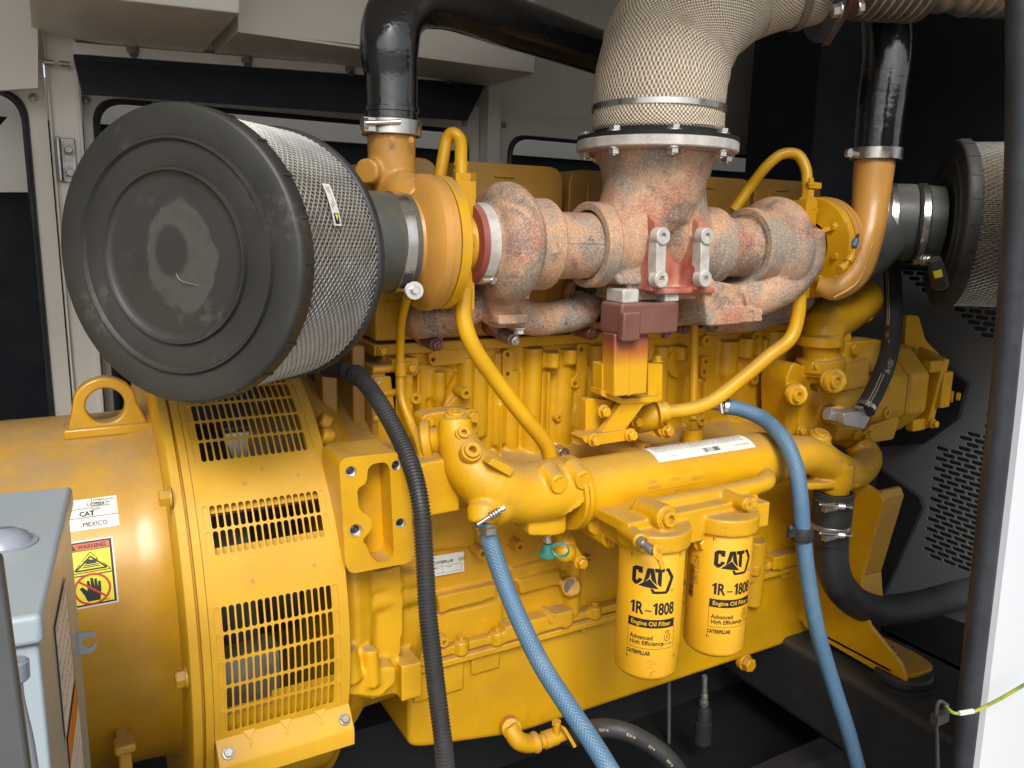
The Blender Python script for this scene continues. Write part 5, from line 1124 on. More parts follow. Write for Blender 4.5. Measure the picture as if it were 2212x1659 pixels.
# the pale patch is dust: painted into the cap's material instead of a floating sheet
def cap_material():
    m = bpy.data.materials.new('dusty_end_cap_rubber'); t, bs = nodes(m); q = NT(t)
    tc = q.n('ShaderNodeTexCoord').outputs['Object']
    def dist(c, sx, sy):
        v = q.n('ShaderNodeVectorMath'); v.operation = 'SUBTRACT'; q.l(tc, v.inputs[0]); v.inputs[1].default_value = c
        a = q.n('ShaderNodeVectorMath'); a.operation = 'DOT_PRODUCT'; q.l(v.outputs[0], a.inputs[0]); a.inputs[1].default_value = tuple(sdd/sx)
        e = q.n('ShaderNodeVectorMath'); e.operation = 'DOT_PRODUCT'; q.l(v.outputs[0], e.inputs[0]); e.inputs[1].default_value = tuple(upd/sy)
        x = q.math('MULTIPLY', a.outputs['Value'], a.outputs['Value']); y = q.math('MULTIPLY', e.outputs['Value'], e.outputs['Value'])
        return q.math('SQRT', q.math('ADD', x, y))
    sdd = sd_
    nz = q.math('MULTIPLY', q.math('SUBTRACT', q.noise(tc, 13, 6, .7), .5), .85)
    cc = N0+(RT*.0)+upd*.006
    d1 = q.math('ADD', dist(tuple(cc+RT*.014-UP*.004), .068, .084), nz)
    d2 = q.math('ADD', dist(tuple(cc-RT*.004+UP*.004), .032, .040), q.math('MULTIPLY', nz, .6))
    m1 = q.ramp(d1, 1.0, .90); m2 = q.ramp(d2, .8, 1.15)
    msk = q.math('MULTIPLY', m1, m2)
    msk = q.math('MULTIPLY', msk, q.ramp(q.noise(tc, 40, 5, .7), .30, .50, .55, 1))
    big = q.math('MULTIPLY', q.math('MULTIPLY', q.ramp(q.noise(tc, 9, 5, .7), .54, .68), q.ramp(q.noise(tc, 60, 4, .7), .42, .6)), .55)
    c = q.mix(q.ramp(q.noise(tc, 5, 4), .3, .7), (.021, .0205, .018), (.032, .031, .027))
    c = q.mix(big, c, (.085, .080, .070)); c = q.mix(msk, c, (.052, .050, .044))
    q.l(c, bs.inputs['Base Color']); q.l(q.ramp(msk, 0, 1, .52, .8), bs.inputs['Roughness'])
    bp = q.n('ShaderNodeBump'); bp.inputs['Strength'].default_value = .35; bp.inputs['Distance'].default_value = .001
    q.l(q.noise(tc, 45, 6, .7), bp.inputs['Height']); q.l(bp.outputs[0], bs.inputs['Normal'])
    return m
for ch in AF.children:
    if ch.name.startswith('end_cap'): ch.data.materials[0] = cap_material()
b = B(); pts = [N0-axf*.004+RT*(u-372)/1390-UP*(v-556)/1390 for u, v in ((384, 590), (392, 603), (415, 612), (450, 618), (480, 618), (512, 612))]; b.sweep([p+axf*.0 for p in pts], .0006, n=6); obj('loose_hair', b, 'mesh', AF)
# paper sticker on the mesh
Rm = RA*.955+.006
def afn(a, l, h=0): return N0+axf*l+(sd_*math.cos(a)+upd*math.sin(a))*(Rm+h)
def find_a(u, v):
    best = None
    for ka in range(0, 720):
        a = ka*PI/360
        for kl in range(6, 54):
            p = afn(a, kl*.005); nrm = (sd_*math.cos(a)+upd*math.sin(a))
            if (p-CAM).dot(nrm) > 0: continue
            q = p-CAM; z = q.dot(FW); uu = CX+F*q.dot(RT)/z; vv_ = CY-F*q.dot(UP)/z; e = (uu-u)**2+(vv_-v)**2
            if best is None or e < best[0]: best = (e, a, kl*.005)
    return best[1:]
a1, l1 = find_a(702, 397); a2, l2 = find_a(731, 487)
i = Ink(lambda x, y, l=0: afn(a1+(a2-a1)*x, l1+(l2-l1)*x+y*.001, l)); 
for k in range(16): i.poly([(k/16, -11), ((k+1)/16, -11), ((k+1)/16, 11), (k/16, 11)])
st = i.done('sticker', 'white', AF, 'narrow white sticker with small black and yellow maker mark')
i = Ink(lambda x, y, l=0: afn(a1+(a2-a1)*x, l1+(l2-l1)*x+y*.001, l+.0006)); i.poly([(.72, -6.5), (.96, -6.5), (.96, 6.5), (.72, 6.5)]); 
for k in range(3): i.line([(.08, -5+4*k), (.62-.05*k, -5+4*k)], 1.2)
i.done('sticker_print', 'ink', st)
i = Ink(lambda x, y, l=0: afn(a1+(a2-a1)*x, l1+(l2-l1)*x+y*.001, l+.0010)); i.poly([(.76, -4.0), (.90, 0), (.76, 4.0), (.74, 0)]); i.done('sticker_print', 'warnyellow', st)
# right air filter
Nr = PD(2036, 486, 2.25); axr = V3(.707, -.707, 0)
AF2, _, _ = air_filter(Nr, axr, .231, .42, 'second air filter at the right edge, its mesh partly hidden behind the door seal')
# ---- intake rubber necks with band clamps
def worm(parent, c, d, out_, r=.017):       # tensioner: bolt with stacked washers
    b = B(); b.lathe(Vector(c), out_, [(0, 0), (0, r*.8), (.004, r*.8), (.004, r), (.009, r), (.010, r*.75), (.016, r*.75), (.017, r*1.05), (.021, r*1.05), (.021, 0)], 32, cap=False)
    b.hexb(Vector(c)+Vector(out_).normalized()*.021, out_, r*.52, .008, .0); b.cyl(Vector(c)-Vector(out_)*.0, Vector(c)-Vector(out_).normalized()*.03, .004); return obj('clamp_bolt', b, 'silver', parent)
RN = thing('intake_hose', 'greenish faded rubber intake sleeve between the left air filter and turbocharger', 'rubber hose', (.5, YT, ZT), 'rubber intake sleeves')
eN = N0+axf*(LA+.01)
b = B(); b.sweep([eN, V3(.535, YT-.012, ZT), V3(.585, YT, ZT), V3(.622, YT, ZT)], [.098, .098, .097, .097], n=56, step=.006, cap=False); obj('sleeve', b, 'greenrubber', RN)
k1 = vclamp('band_clamp', (.598, YT, ZT), (1, .0, 0), .0972, .024, 'silver', RN, 72, .0025)
a = P(890, 628, 1.452); worm(k1, a, None, (-.15, -1, .1), .0165)
b = B(); 
for k in range(12):
    an = math.radians(215+2.2*k); c = V3(.598, YT+.100*math.cos(an), ZT+.100*math.sin(an)); b.box(c.x-.009, c.x+.009, c.y-.0015, c.y+.0015, c.z-.0012, c.z+.0012)
obj('clamp_thread', b, 'rubber', k1)
RN2 = thing('intake_hose', 'black rubber intake sleeve with two band clamps feeding the right turbocharger', 'rubber hose', (2.0, YT, ZT), 'rubber intake sleeves')
pa = V3(1.905, YT, ZT)
pts = [pa, pa+V3(.07, -.005, .005), Nr-axr*.15, Nr-axr*.01]
b = B(); b.sweep(pts, [.105, .108, .108, .106], n=56, step=.008, cap=False); obj('sleeve', b, 'sleeve', RN2)
dd = (pts[3]-pts[2]).normalized()
for t, (u, v) in ((.05, (1992, 562)), (.62, (2052, 548))):
    c = pts[2].lerp(pts[3], t); kk = vclamp('band_clamp', c, dd, .1100, .018, 'silver', RN2, 64, .003); worm(kk, P(u, v, 1.345), None, (-.3, -1, .1), .015)
vclamp('sleeve_bead', pts[2].lerp(pts[3], .6), dd, .1075, .03, 'black', RN2, 64, .004)
SI = thing('service_indicator', 'black cylindrical restriction indicator with a bright yellow window below the right air filter', 'indicator', tuple(P(2030, 610, 1.28)))
a = P(2018, 560, 1.28); e = P(2040, 645, 1.28); d = (e-a).normalized()
b = B(); b.lathe(a, d, [(0, .010), (.0, .016), (.006, .018), (.03, .020), (.065, .0215), (.078, .023), (.080, .022)], 32); obj('body', b, 'rubber', SI)
b = B(); b.cyl(a+d*.079, a+d*.083, .0205, ch=.001); obj('lens', b, 'dome', SI)
q = a+d*.026; fn_ = cylfn(a, d, CAM-a, .0198)
i = Ink(fn_); i.rect(-.009, .022, .009, .044, .002, 6); i.done('yellow_window', 'warnyellow', SI)
# ================================================================ exhaust manifold
EM = thing('exhaust_manifold', 'grey and salmon scaled exhaust manifold runners bolted below the turbochargers', 'exhaust manifold', (1.1, 1.62, 1.40))
b = B()
b.sweep([P(898, 695, 1.66), P(925, 692, 1.60), P(985, 682, 1.58), P(1040, 650, 1.59), P(1085, 622, 1.60)], [.040, .039, .037, .037, .045], n=24)
b.sweep([P(1075, 625, 1.60), P(1105, 668, 1.60), P(1145, 688, 1.60), P(1200, 686, 1.60), P(1255, 672, 1.61), P(1268, 650, 1.66)], [.045, .042, .040, .040, .042, .042], n=24)
b.sweep([P(1060, 640, 1.60), P(1100, 612, 1.60)], [.055, .05], n=20)
obj('runner', b, 'heatgrey', EM, remesh=.004, sm=3)
b = B(); b.sweep([P(1440, 668, 1.60), P(1500, 666, 1.60), P(1600, 668, 1.60), P(1680, 660, 1.60), P(1730, 640, 1.62)], [.045]*5, n=24); b.sweep([P(1535, 690, 1.60), P(1620, 690, 1.60), P(1700, 670, 1.62)], [.035]*3, n=20); obj('runner', b, 'heatgrey', EM)
def flange(pts, Y, mat, d=.02): b = B(); b.prism(rounded([P(u, v, Y) for u, v in pts], .012), (0, d, 0)); return obj('port_flange', b, mat, EM, bev=.003)
flange([(878, 650), (905, 668), (925, 710), (960, 722), (952, 752), (915, 752), (882, 712)], 1.655, 'heatgrey'); flange([(1052, 672), (1070, 672), (1092, 705), (1125, 722), (1120, 742), (1085, 740), (1055, 700)], 1.655, 'heatgrey'); flange([(1048, 668), (1072, 700), (1088, 735), (1050, 720)], 1.675, 'redox')
flange([(1232, 612), (1268, 606), (1296, 625), (1298, 660), (1280, 705), (1240, 728), (1236, 700), (1225, 640)], 1.665, 'heatgrey'); flange([(1530, 695), (1600, 700), (1600, 712), (1530, 706)], 1.66, 'redox'); flange([(1640, 672), (1716, 672), (1714, 700), (1650, 705)], 1.67, 'redox')
for (u0, v0, u1, v1, m_) in ((918, 733, 943, 745, 'maroon'), (1085, 722, 1110, 735, 'heatgrey'), (1246, 712, 1280, 722, 'maroon'), (1252, 622, 1282, 627, 'rubber'), (1600, 702, 1614, 706, 'maroon'), (1452, 705, 1480, 710, 'maroon')):
    a = P(u0, v0, 1.655); e = P(u1, v1, 1.60); b = B(); dv = (e-a).normalized(); b.cyl(a, e, .0155, ch=.002); o_ = obj('stud_spacer', b, m_, EM); b = B(); b.hexb(e, dv, .012, .008, 0, stud=.008); obj('stud_nut', b, 'silver' if u0 == 1085 else m_, o_)
b = B(); b.box(P(1091, 640, 1.5).x, P(1145, 640, 1.5).x, 1.50, 1.62, 1.452, 1.468); obj('turbo_foot', b, 'heatgrey', EM, bev=.003)
# ================================================================ support bracket under the collector
SB = thing('collector_support', 'maroon topped support bracket whose post fades to yellow beneath the exhaust collector', 'bracket', (XM, 1.45, 1.2))
b = B(); q = lambda u, v: P(u, v, 1.42)
xl, xr = q(1342, 680).x, q(1467, 680).x
b.prism(rounded([V3(xl, 1.42, q(1345, 657).z), V3(xr, 1.42, q(1345, 657).z), V3(xr, 1.42, 1.372), V3(xl, 1.42, 1.372)], .010), (0, .080, 0))
b.box(q(1340, 700).x, q(1378, 700).x, 1.408, 1.43, 1.360, 1.425)
obj('top_block', b, 'maroon', SB, bev=.005, seg=3)
for u, v in ((1330, 716), (1355, 723), (1438, 717)): c = P(u, v, 1.46); bolt3(SB, (c.x, 1.46, 1.368), .012, (0, 0, -1), 'maroon', h=.010)
b = B(); zb1 = P(1370, 850, 1.45).z; b.prism([V3(q(1337, 720).x, 1.435, 1.375), V3(q(1412, 720).x, 1.435, 1.375), V3(q(1408, 850).x-.002, 1.435, zb1), V3(q(1336, 850).x, 1.435, zb1)], (0, .05, 0)); obj('post', b, 'post', SB, bev=.004)
b = B(); b.box(q(1372, 720).x, q(1374, 720).x+.001, 1.4335, 1.436, zb1, 1.372) ; obj('weld_line', b, 'post', SB)
b = B(); b.pf([(1298, 840), (1338, 858), (1346, 862), (1426, 856), (1430, 846), (1430, 862), (1420, 868), (1340, 872), (1298, 854)], 1.47, .04, .003)
b.pf([(1300, 785), (1338, 782), (1338, 858), (1300, 846)], 1.478, .035, .004); b.pf([(1400, 785), (1431, 786), (1430, 850), (1400, 858)], 1.49, .06, .004)
obj('saddle', b, 'cast', SB, bev=.003)
bolt3(SB, P(1312, 781, 1.49), .012, (0, 0, 1), 'cast'); bolt3(SB, P(1418, 781, 1.52), .012, (0, 0, 1), 'cast')
b = B(); b.prism(rounded([P(u, v, 1.51) for u, v in ((1265, 862), (1280, 860), (1335, 868), (1395, 866), (1318, 938), (1295, 945), (1265, 950))], .006), (0, .02, 0)); b.prism([P(1345, 868, 1.475), P(1397, 866, 1.475), P(1345, 935, 1.475), P(1298, 938, 1.475)], (0, .02, 0)); b.prism(rounded([P(u, v, 1.465) for u, v in ((1258, 945), (1275, 940), (1362, 928), (1372, 940), (1365, 950), (1285, 962), (1262, 955))], .006), (0, .05, 0))
b.pf([(1300, 800), (1318, 850), (1318, 900), (1295, 905), (1292, 850)], 1.54, .03); obj('lower_bracket', b, 'cast', SB, bev=.003)
for u, v, Y_ in ((1303, 888, 1.485), (1282, 950, 1.463), (1361, 939, 1.463)): c = P(u, v, Y_); bolt3(SB, c, .0125, (0, -1, 0), 'cast')
# ================================================================ small yellow pipes
def tube(name, label, cat, pts, r, mat='yellow', group=None, n=20, **k):
    b = B(); b.sweep(pts, r, n=n, **k); o = obj(name, b, mat); tag(o, label, cat, group); return o
g_ = 'yellow painted steel oil and water pipes on the engine'
t1 = tube('oil_drain_pipe', 'thick yellow pipe falling from the left turbocharger to the coolant elbow', 'pipe', [P(1003, 622, YT-.03), P(1002, 690, YT-.04), P(1020, 745, YT-.05), P(1070, 820, 1.47), P(1130, 898, 1.47), P(1165, 940, 1.47), P(1182, 965, 1.47), P(1190, 998, 1.47)], [.0175]*8, 'yellow', g_, n=24)
t2 = tube('oil_drain_pipe', 'thick yellow pipe falling from the right turbocharger and running left to the block', 'pipe', [P(1726, 612, 1.46), P(1724, 680, 1.46), P(1708, 730, 1.46), P(1660, 770, 1.47), P(1600, 820, 1.48), P(1540, 865, 1.49), P(1500, 882, 1.50), P(1425, 893, 1.53)], [.0185]*8, 'yellow', g_, n=24)
b = B(); c = P(1432, 891, 1.525); dv = (P(1425, 893, 1.53)-P(1500, 882, 1.50)).normalized(); b.lathe(c-dv*.012, dv, [(0, .018), (0, .026), (.008, .028), (.020, .026), (.022, .032), (.030, .032)], 32); obj('pipe_collar', b, 'yellow', t2)
b = B(); b.sweep([P(1425, 895, 1.54), P(1395, 905, 1.56), P(1378, 912, 1.60)], [.034, .034, .03], n=20); b.pf([(1425, 915), (1450, 918), (1452, 945), (1432, 948), (1420, 930)], 1.53, .02, .006); b.pf([(1362, 905), (1385, 902), (1388, 922), (1366, 925)], 1.56, .05, .006); obj('pipe_elbow', b, 'cast', t2, bev=.003)
bolt3(t2, P(1440, 930, 1.528), .013, (0, -1, 0), 'yellow'); bolt3(t2, P(1374, 910, 1.558), .013, (0, -1, 0), 'yellow')
t3 = tube('breather_pipe', 'yellow hairpin pipe standing over the left turbocharger', 'pipe', [P(948, 395, 1.62), P(957, 345, 1.62), P(966, 300, 1.62), P(978, 287, 1.61), P(993, 300, 1.60), P(996, 345, 1.58), P(997, 400, 1.56)], [.0135]*7, 'yellow', g_)
b = B(); c = P(1000, 378, 1.55); b.pf([(985, 372), (1018, 375), (1015, 395), (985, 393)], 1.545, .006, .004); b.lathe(P(996, 360, 1.58), (.1, 0, 1), [(0, .0135), (0, .016), (.010, .016), (.010, .0135)], 20, cap=False); obj('pipe_clip', b, 'yellow', t3)
b = B(); c = P(1002, 420, 1.54); b.lathe(P(1002, 455, 1.54), (0, 0, 1), [(0, .013), (.0, .018), (.03, .018), (.03, .014), (.05, .014)], 6); obj('union_nut', b, 'yellow', t3)
t4 = tube('breather_pipe', 'yellow bent pipe arching over the right turbocharger', 'pipe', [P(1585, 455, 1.66), P(1620, 405, 1.64), P(1660, 355, 1.60), P(1690, 333, 1.58), P(1722, 334, 1.56), P(1740, 362, 1.54), P(1743, 410, 1.52), P(1742, 450, 1.51)], [.0145]*8, 'yellow', g_)
b = B(); b.pf([(1748, 392), (1775, 395), (1774, 408), (1748, 406)], 1.50, .006, .003); b.pf([(1750, 384), (1758, 384), (1758, 400), (1748, 400)], 1.498, .006, .002); b.lathe(P(1742, 452, 1.51), (0, 0, 1), [(0, .015), (0, .024), (.030, .024), (.032, .017), (.05, .017)], 6); obj('pipe_clip', b, 'yellow', t4)
t5 = tube('oil_feed_pipe', 'thin yellow pipe running down beside the corrugated black conduit', 'pipe', [P(880, 640, YT), P(868, 690, 1.58), P(865, 740, 1.62), P(865, 800, 1.63), P(868, 860, 1.62), P(890, 920, 1.58), P(905, 955, 1.54), P(917, 1000, 1.50)], [.0095]*8, 'yellow', g_)
b = B(); b.cyl(P(865, 782, 1.628), P(866, 812, 1.628), .0125, ch=.001); obj('pipe_sleeve', b, 'yellow', t5)
t6 = tube('oil_feed_pipe', 'thin straight yellow pipe standing upright behind the diagonal drain pipe', 'pipe', [P(1500, 660, 1.62), P(1499, 780, 1.62), P(1497, 905, 1.60)], [.0115]*3, 'yellow', g_)
b = B(); c = P(1495, 925, 1.60); b.lathe(c-V3(0, 0, .012), (0, 0, 1), [(0, .018), (.022, .018), (.022, .014), (.034, .014)], 6); b.lathe(P(1493, 972, 1.59), (0, 0, 1), [(0, .028), (.058, .028), (.060, .026), (.06, .015)], 32); obj('union_nut', b, 'yellow', t6)
# ================================================================ water pump and gear drive, right front
WPM = thing('water_pump', 'yellow cast water pump housing at the right front of the engine', 'pump', (2.0, 1.6, 1.2))
b = B()
b.sweep([P(1858, 640, 1.62), P(1820, 670, 1.60), P(1782, 705, 1.57), P(1774, 740, 1.56)], [.075, .072, .062, .052], n=28)
b.prism([P(u, v, 1.62) for u, v in ((1745, 660), (1800, 625), (1900, 625), (1880, 690), (1850, 710), (1822, 728), (1760, 725))], (0, .12, 0))
b.cyl(P(1773, 735, 1.56), P(1773, 820, 1.56), .050)
b.cyl(P(1773, 720, 1.56), P(1773, 742, 1.56), .062); b.cyl(P(1772, 772, 1.56), P(1772, 805, 1.56), .066)
b.lathe(P(1745, 870, 1.66), (1, 0, 0), [(-.05, 0), (-.05, .10), (-.03, .13), (.10, .14), (.16, .12), (.16, 0)], 40, cap=False)
b.ball(P(1775, 880, 1.60), .11, (1.1, .8, 1.0)); b.box(2.00, 2.16, 1.52, 1.75, 1.00, 1.30)
b.pf([(1790, 800), (1880, 775), (1880, 835), (1800, 850)], 1.50, .1, .01)
b.pf([(1698, 820), (1715, 780), (1750, 800), (1760, 960), (1700, 950)], 1.56, .1, .02)
b.pf([(1840, 745), (1880, 745), (1882, 762), (1860, 770), (1885, 850), (1878, 860), (1845, 765)], 1.53, .04, .006)
b.pf([(1725, 840), (1900, 860), (1900, 950), (1820, 960), (1725, 955)], 1.545, .08, .02)
b.cyl(P(1800, 822, 1.44), P(1800, 822, 1.55), .036); b.cyl(P(1720, 852, 1.47), P(1720, 852, 1.58), .031); b.cyl(P(1812, 898, 1.44), P(1790, 895, 1.55), .030)
obj('pump_casting', b, 'cast', WPM, remesh=.0045, sm=3)
for va, vb_, rr_ in ((724, 747, .0655), (776, 803, .0700)):
    p = P(1773, va, 1.56); q2 = P(1773, vb_, 1.56); cb = B(); cb.cyl((p.x, 1.56, q2.z), (p.x, 1.56, p.z), rr_, ch=.004, n=48); obj('pipe_collar', cb, 'yellow', WPM)
for u, v, Y_, r in ((1760, 790, 1.49, 8), (1895, 800, 1.50, 10), (1905, 745, 1.50, 9), (1730, 930, 1.53, 9), (1760, 958, 1.52, 9)): bolt3(WPM, P(u, v, Y_), r/ppm(P(u, v, Y_)), (-.2, -1, 0), 'cast', h=.012)
def sockT(c, r, T): b = B(); b.lathe(Vector(c)+V3(0, .006, 0), (0, -1, 0), [(0, r*1.5), (.006, r*1.45), (.007, r), (.016, r), (.018, r*.93), (.018, r*.5)], 32, cap=False); b.lathe(Vector(c)+V3(0, .006, 0), (0, -1, 0), [(.018, r*.55), (.006, r*.5), (.006, 0)], 6, cap=False); return obj('plug', b, 'yellow', T)
sockT(P(1802, 822, 1.435), .022, WPM); sockT(P(1720, 853, 1.465), .019, WPM)
for u, v, Y_, r in ((1821, 727, 1.55, 12), (1869, 683, 1.58, 11), (1841, 754, 1.525, 12), (1847, 938, 1.52, 12)): c = P(u, v, Y_); bolt3(WPM, c, r/ppm(c), (-.3, -1, 0), 'yellow', h=.016)
GP = thing('gear_driven_pump', 'faceted yellow auxiliary pump with bolted nose in front of the slotted guard', 'pump', (2.3, 1.6, 1.2))
def ringpoly(x, cy, cz, r, k=8, ph=.39, sy=1.): return [V3(x, cy+r*sy*math.cos(2*PI*j/k+ph), cz+r*math.sin(2*PI*j/k+ph)) for j in range(k)]
cy, cz = 1.64, P(1950, 855, 1.5).z
b = B(); b.prism(ringpoly(2.12, cy, cz, .155), (.17, 0, 0)); b.box(2.08, 2.20, 1.52, 1.75, cz-.16, cz+.10); obj('pump_body', b, 'cast', GP, bev=.018, seg=4)
b = B(); b.prism(ringpoly(2.295, cy, cz, .155), (.10, 0, 0)); obj('pump_body', b, 'cast', GP, bev=.015, seg=4)
b = B(); b.prism(ringpoly(2.288, cy, cz, .150), (.010, 0, 0)); obj('gasket', b, 'baked', GP)
b = B(); b.lathe((2.39, cy, cz), (1, 0, 0), [(0, .09), (.06, .07)], 24); b.prism([V3(2.46, 1.50, cz+.10), V3(2.46, 1.53, cz-.13), V3(2.46, 1.60, cz-.16), V3(2.46, 1.60, cz-.02), V3(2.46, 1.60, cz+.13)], (.03, 0, 0)); b.box(2.40, 2.47, 1.505, 1.54, cz+.06, cz+.10); b.box(2.40, 2.47, 1.54, 1.57, cz-.14, cz-.10); b.box(2.47, 2.52, 1.50, 1.68, cz-.06, cz+.06)
obj('nose', b, 'cast', GP, bev=.006, seg=3)
b = B(); b.lathe(P(2058, 857, 1.52), (.5, -1, 0), [(-.02, .020), (0, .020), (.002, .018)], 24); b.hexb(P(2064, 856, 1.51), (.5, -1, 0), .014, .012, 0); obj('nose_bolt', b, 'yellow', GP)
b = B(); b.prism(rounded([P(u, v, 1.62) for u, v in ((1960, 680), (1985, 682), (2000, 735), (2030, 765), (2040, 780), (2045, 800), (1990, 800), (1955, 750))], .01), (0, .04, 0)); obj('side_bracket', b, 'cast', GP, bev=.004)
c = P(1912, 891, 1.50); b = B(); b.ring(c, (0, -1, 0), .006, .017, .01); obj('boss', b, 'cast', GP)
bolt3(GP, P(1875, 936, 1.46), .011, (0, -1, 0), 'yellow'); bolt3(GP, P(2015, 915, 1.52), .012, (0, -1, 0), 'yellow')
b = B(); b.pf([(1880, 920), (1935, 900), (1945, 905), (1930, 950), (1870, 960), (1862, 940)], 1.50, .06, .01); obj('pump_foot', b, 'cast', GP, bev=.004)
# hydraulic fitting + printed hose
HF = thing('hose_elbow_fitting', 'bright steel elbow fitting at the foot of the printed black hose', 'fitting', tuple(P(1835, 905, 1.42)))
a = P(1786, 893, 1.435); e = P(1825, 903, 1.42); f_ = P(1852, 912, 1.41)
b = B(); b.lathe(a, e-a, [(0, .021), ((e-a).length*.9, .021)], 6); b.lathe(e-(e-a)*.1, f_-e, [(0, .017), (.02, .017)], 20); obj('hex_nut', b, 'zinc', HF, bev=.002)
b = B(); b.prism(rounded([P(u, v, 1.385) for u, v in ((1822, 893), (1878, 882), (1880, 905), (1868, 928), (1826, 920))], .008), (0, .04, 0)); obj('elbow_block', b, 'zinc', HF, bev=.006, seg=3)
PH = thing('printed_black_hose', 'black rubber hose with cream part number print and stripes at the right', 'hose', tuple(P(1930, 700, 1.46)))
hp = [P(1926, 560, 1.62), P(1930, 640, 1.56), P(1930, 700, 1.50), P(1916, 780, 1.43), P(1892, 840, 1.40), P(1866, 888, 1.385)]
b = B(); b.sweep(hp, [.0262]*6, n=28); obj('hose', b, 'rubber', PH)
pts_, _r = resample(hp, .0262, .004, True)
def along(off, r=.0262):
    def fn(x, y, l=0):                       # x along the hose (m) from its top, y round it (m)
        k = max(0, min(len(pts_)-2, int(x/.004))); f = x/.004-k; p = pts_[k].lerp(pts_[k+1], min(max(f, 0), 1)); t = (pts_[min(k+3, len(pts_)-1)]-pts_[max(k-3, 0)]).normalized()
        zd = (CAM-p); zd = (zd-t*zd.dot(t)).normalized(); sd2 = t.cross(zd); a = (y+off)/r
        return p+(zd*math.cos(a)+sd2*math.sin(a))*(r+.0007+l)
    return fn
Lh = .004*(len(pts_)-1)
i = Ink(along(.0))
def seg(x0, x1, y):
    k = int((x1-x0)/.01)+1; i.line([(x0+(x1-x0)*j/k, y) for j in range(k+1)], .0022)
for y in (.013, .019): seg(.05, Lh*.47, y)
for y in (-.004, .003): seg(Lh*.80, Lh, y)
i.text('5P-1251', Lh*.76, .012, .0135, .01, .85, rot=PI) if False else None
i.text('5P-1251', Lh*.790, -.004, .0190, .015, .85, rot=PI, lift=.0003); i.text('HOSE', Lh*.61, .008, .006, .01, 1, rot=PI); i.text('MADE IN', Lh*.56, .013, .0055, .01, 1, rot=PI); i.text('CANADA', Lh*.56, .019, .0055, .01, 1, rot=PI)
i.done('print', 'gold', PH)
dv = (hp[-1]-hp[-2]).normalized(); c = hp[-1]-dv*.012; kk = vclamp('worm_clamp', c, dv, .0265, .013, 'silver', PH, 48, .0025); b = B(); q = c+(CAM-c).normalized()*.030-RT*.02+UP*.004; b.cyl(q-RT*.012-UP*.0, q+RT*.012-UP*.006, .006, ch=.001); obj('clamp_screw', b, 'silver', kk)
# ================================================================ blue hoses
bl = 'braided blue coolant hoses'
B1 = thing('blue_hose', 'braided blue hose dropping from the coolant elbow and crossing in front of the oil pan', 'hose', tuple(P(1050, 1140, 1.36)), bl)
h1 = [P(1046, 1128, 1.375), P(1060, 1175, 1.365), P(1090, 1262, 1.33), P(1127, 1350, 1.27), P(1172, 1440, 1.20), P(1230, 1530, 1.13), P(1290, 1620, 1.06), P(1350, 1720, 1.0)]
b = B(); b.sweep(h1, [.0185]*8, n=32, uvs=(14, .008)); obj('hose', b, 'blue', B1)
dv = (h1[1]-h1[0]).normalized(); kk = vclamp('t_bolt_clamp', h1[0]+dv*.012, dv, .0188, .016, 'silver', B1, 40, .003)
b = B(); q = P(1062, 1110, 1.335); d_ = (P(1085, 1098, 1.33)-P(1030, 1132, 1.335)).normalized(); b.cyl(P(1030, 1134, 1.34), P(1082, 1101, 1.335), .0045, ch=.001)
for k in range(4): b.cyl(P(1058, 1116, 1.337)+d_*(.006*k), P(1058, 1116, 1.337)+d_*(.006*k+.0045), .0085, ch=.0012)
b.lathe(P(1082, 1101, 1.335), d_, [(0, .006), (.008, .006)], 6); b.box(h1[0].x-.014, h1[0].x+.008, 1.338, 1.362, h1[0].z-.014, h1[0].z-.002); obj('clamp_spring', b, 'steel', kk)
b = B(); b.lathe(P(1041, 1112, 1.378), dv, [(0, .02), (.012, .02)], 6); obj('hose_barb', b, 'steel', B1)
B2 = thing('blue_hose', 'braided blue hose looping over the oil cooler and hanging down at the right', 'hose', tuple(P(1600, 885, 1.5)), bl)
h2 = [P(1570, 879, 1.50), P(1600, 884, 1.48), P(1645, 903, 1.43), P(1690, 945, 1.35), P(1716, 1000, 1.305), P(1728, 1070, 1.28), P(1734, 1150, 1.27), P(1745, 1250, 1.255), P(1765, 1360, 1.24), P(1800, 1480, 1.225), P(1832, 1580, 1.21), P(1862, 1690, 1.20)]
b = B(); b.sweep(h2, [.0200]*12, n=32, uvs=(14, .008)); obj('hose', b, 'blue', B2)
dv = (h2[1]-h2[0]).normalized(); kk = vclamp('hose_clamp', h2[0]-dv*.004, dv, .0205, .012, 'silver', B2, 40, .003); b = B(); b.cyl(P(1556, 868, 1.48), P(1560, 894, 1.47), .006, ch=.001); b.cyl(h2[0]-dv*.05, h2[0], .014); obj('clamp_screw', b, 'steel', kk)
c = P(1732, 1150, 1.271); tj = B(); tj.lathe(c+V3(0, 0, .014), (.02, 0, -1), [(0, .0205), (0, .0265), (.003, .0275), (.030, .0275), (.033, .0265), (.033, .0205)], 32, cap=False); tj.box(c.x-.050, c.x-.022, c.y-.004, c.y+.004, c.z-.006, c.z+.012); tj.ball(P(1708, 1141, 1.268), .008)
o_ = obj('cable_clamp', tj, 'rubber'); tag(o_, 'black plastic clip strapped round the right blue hose', 'hose clip')
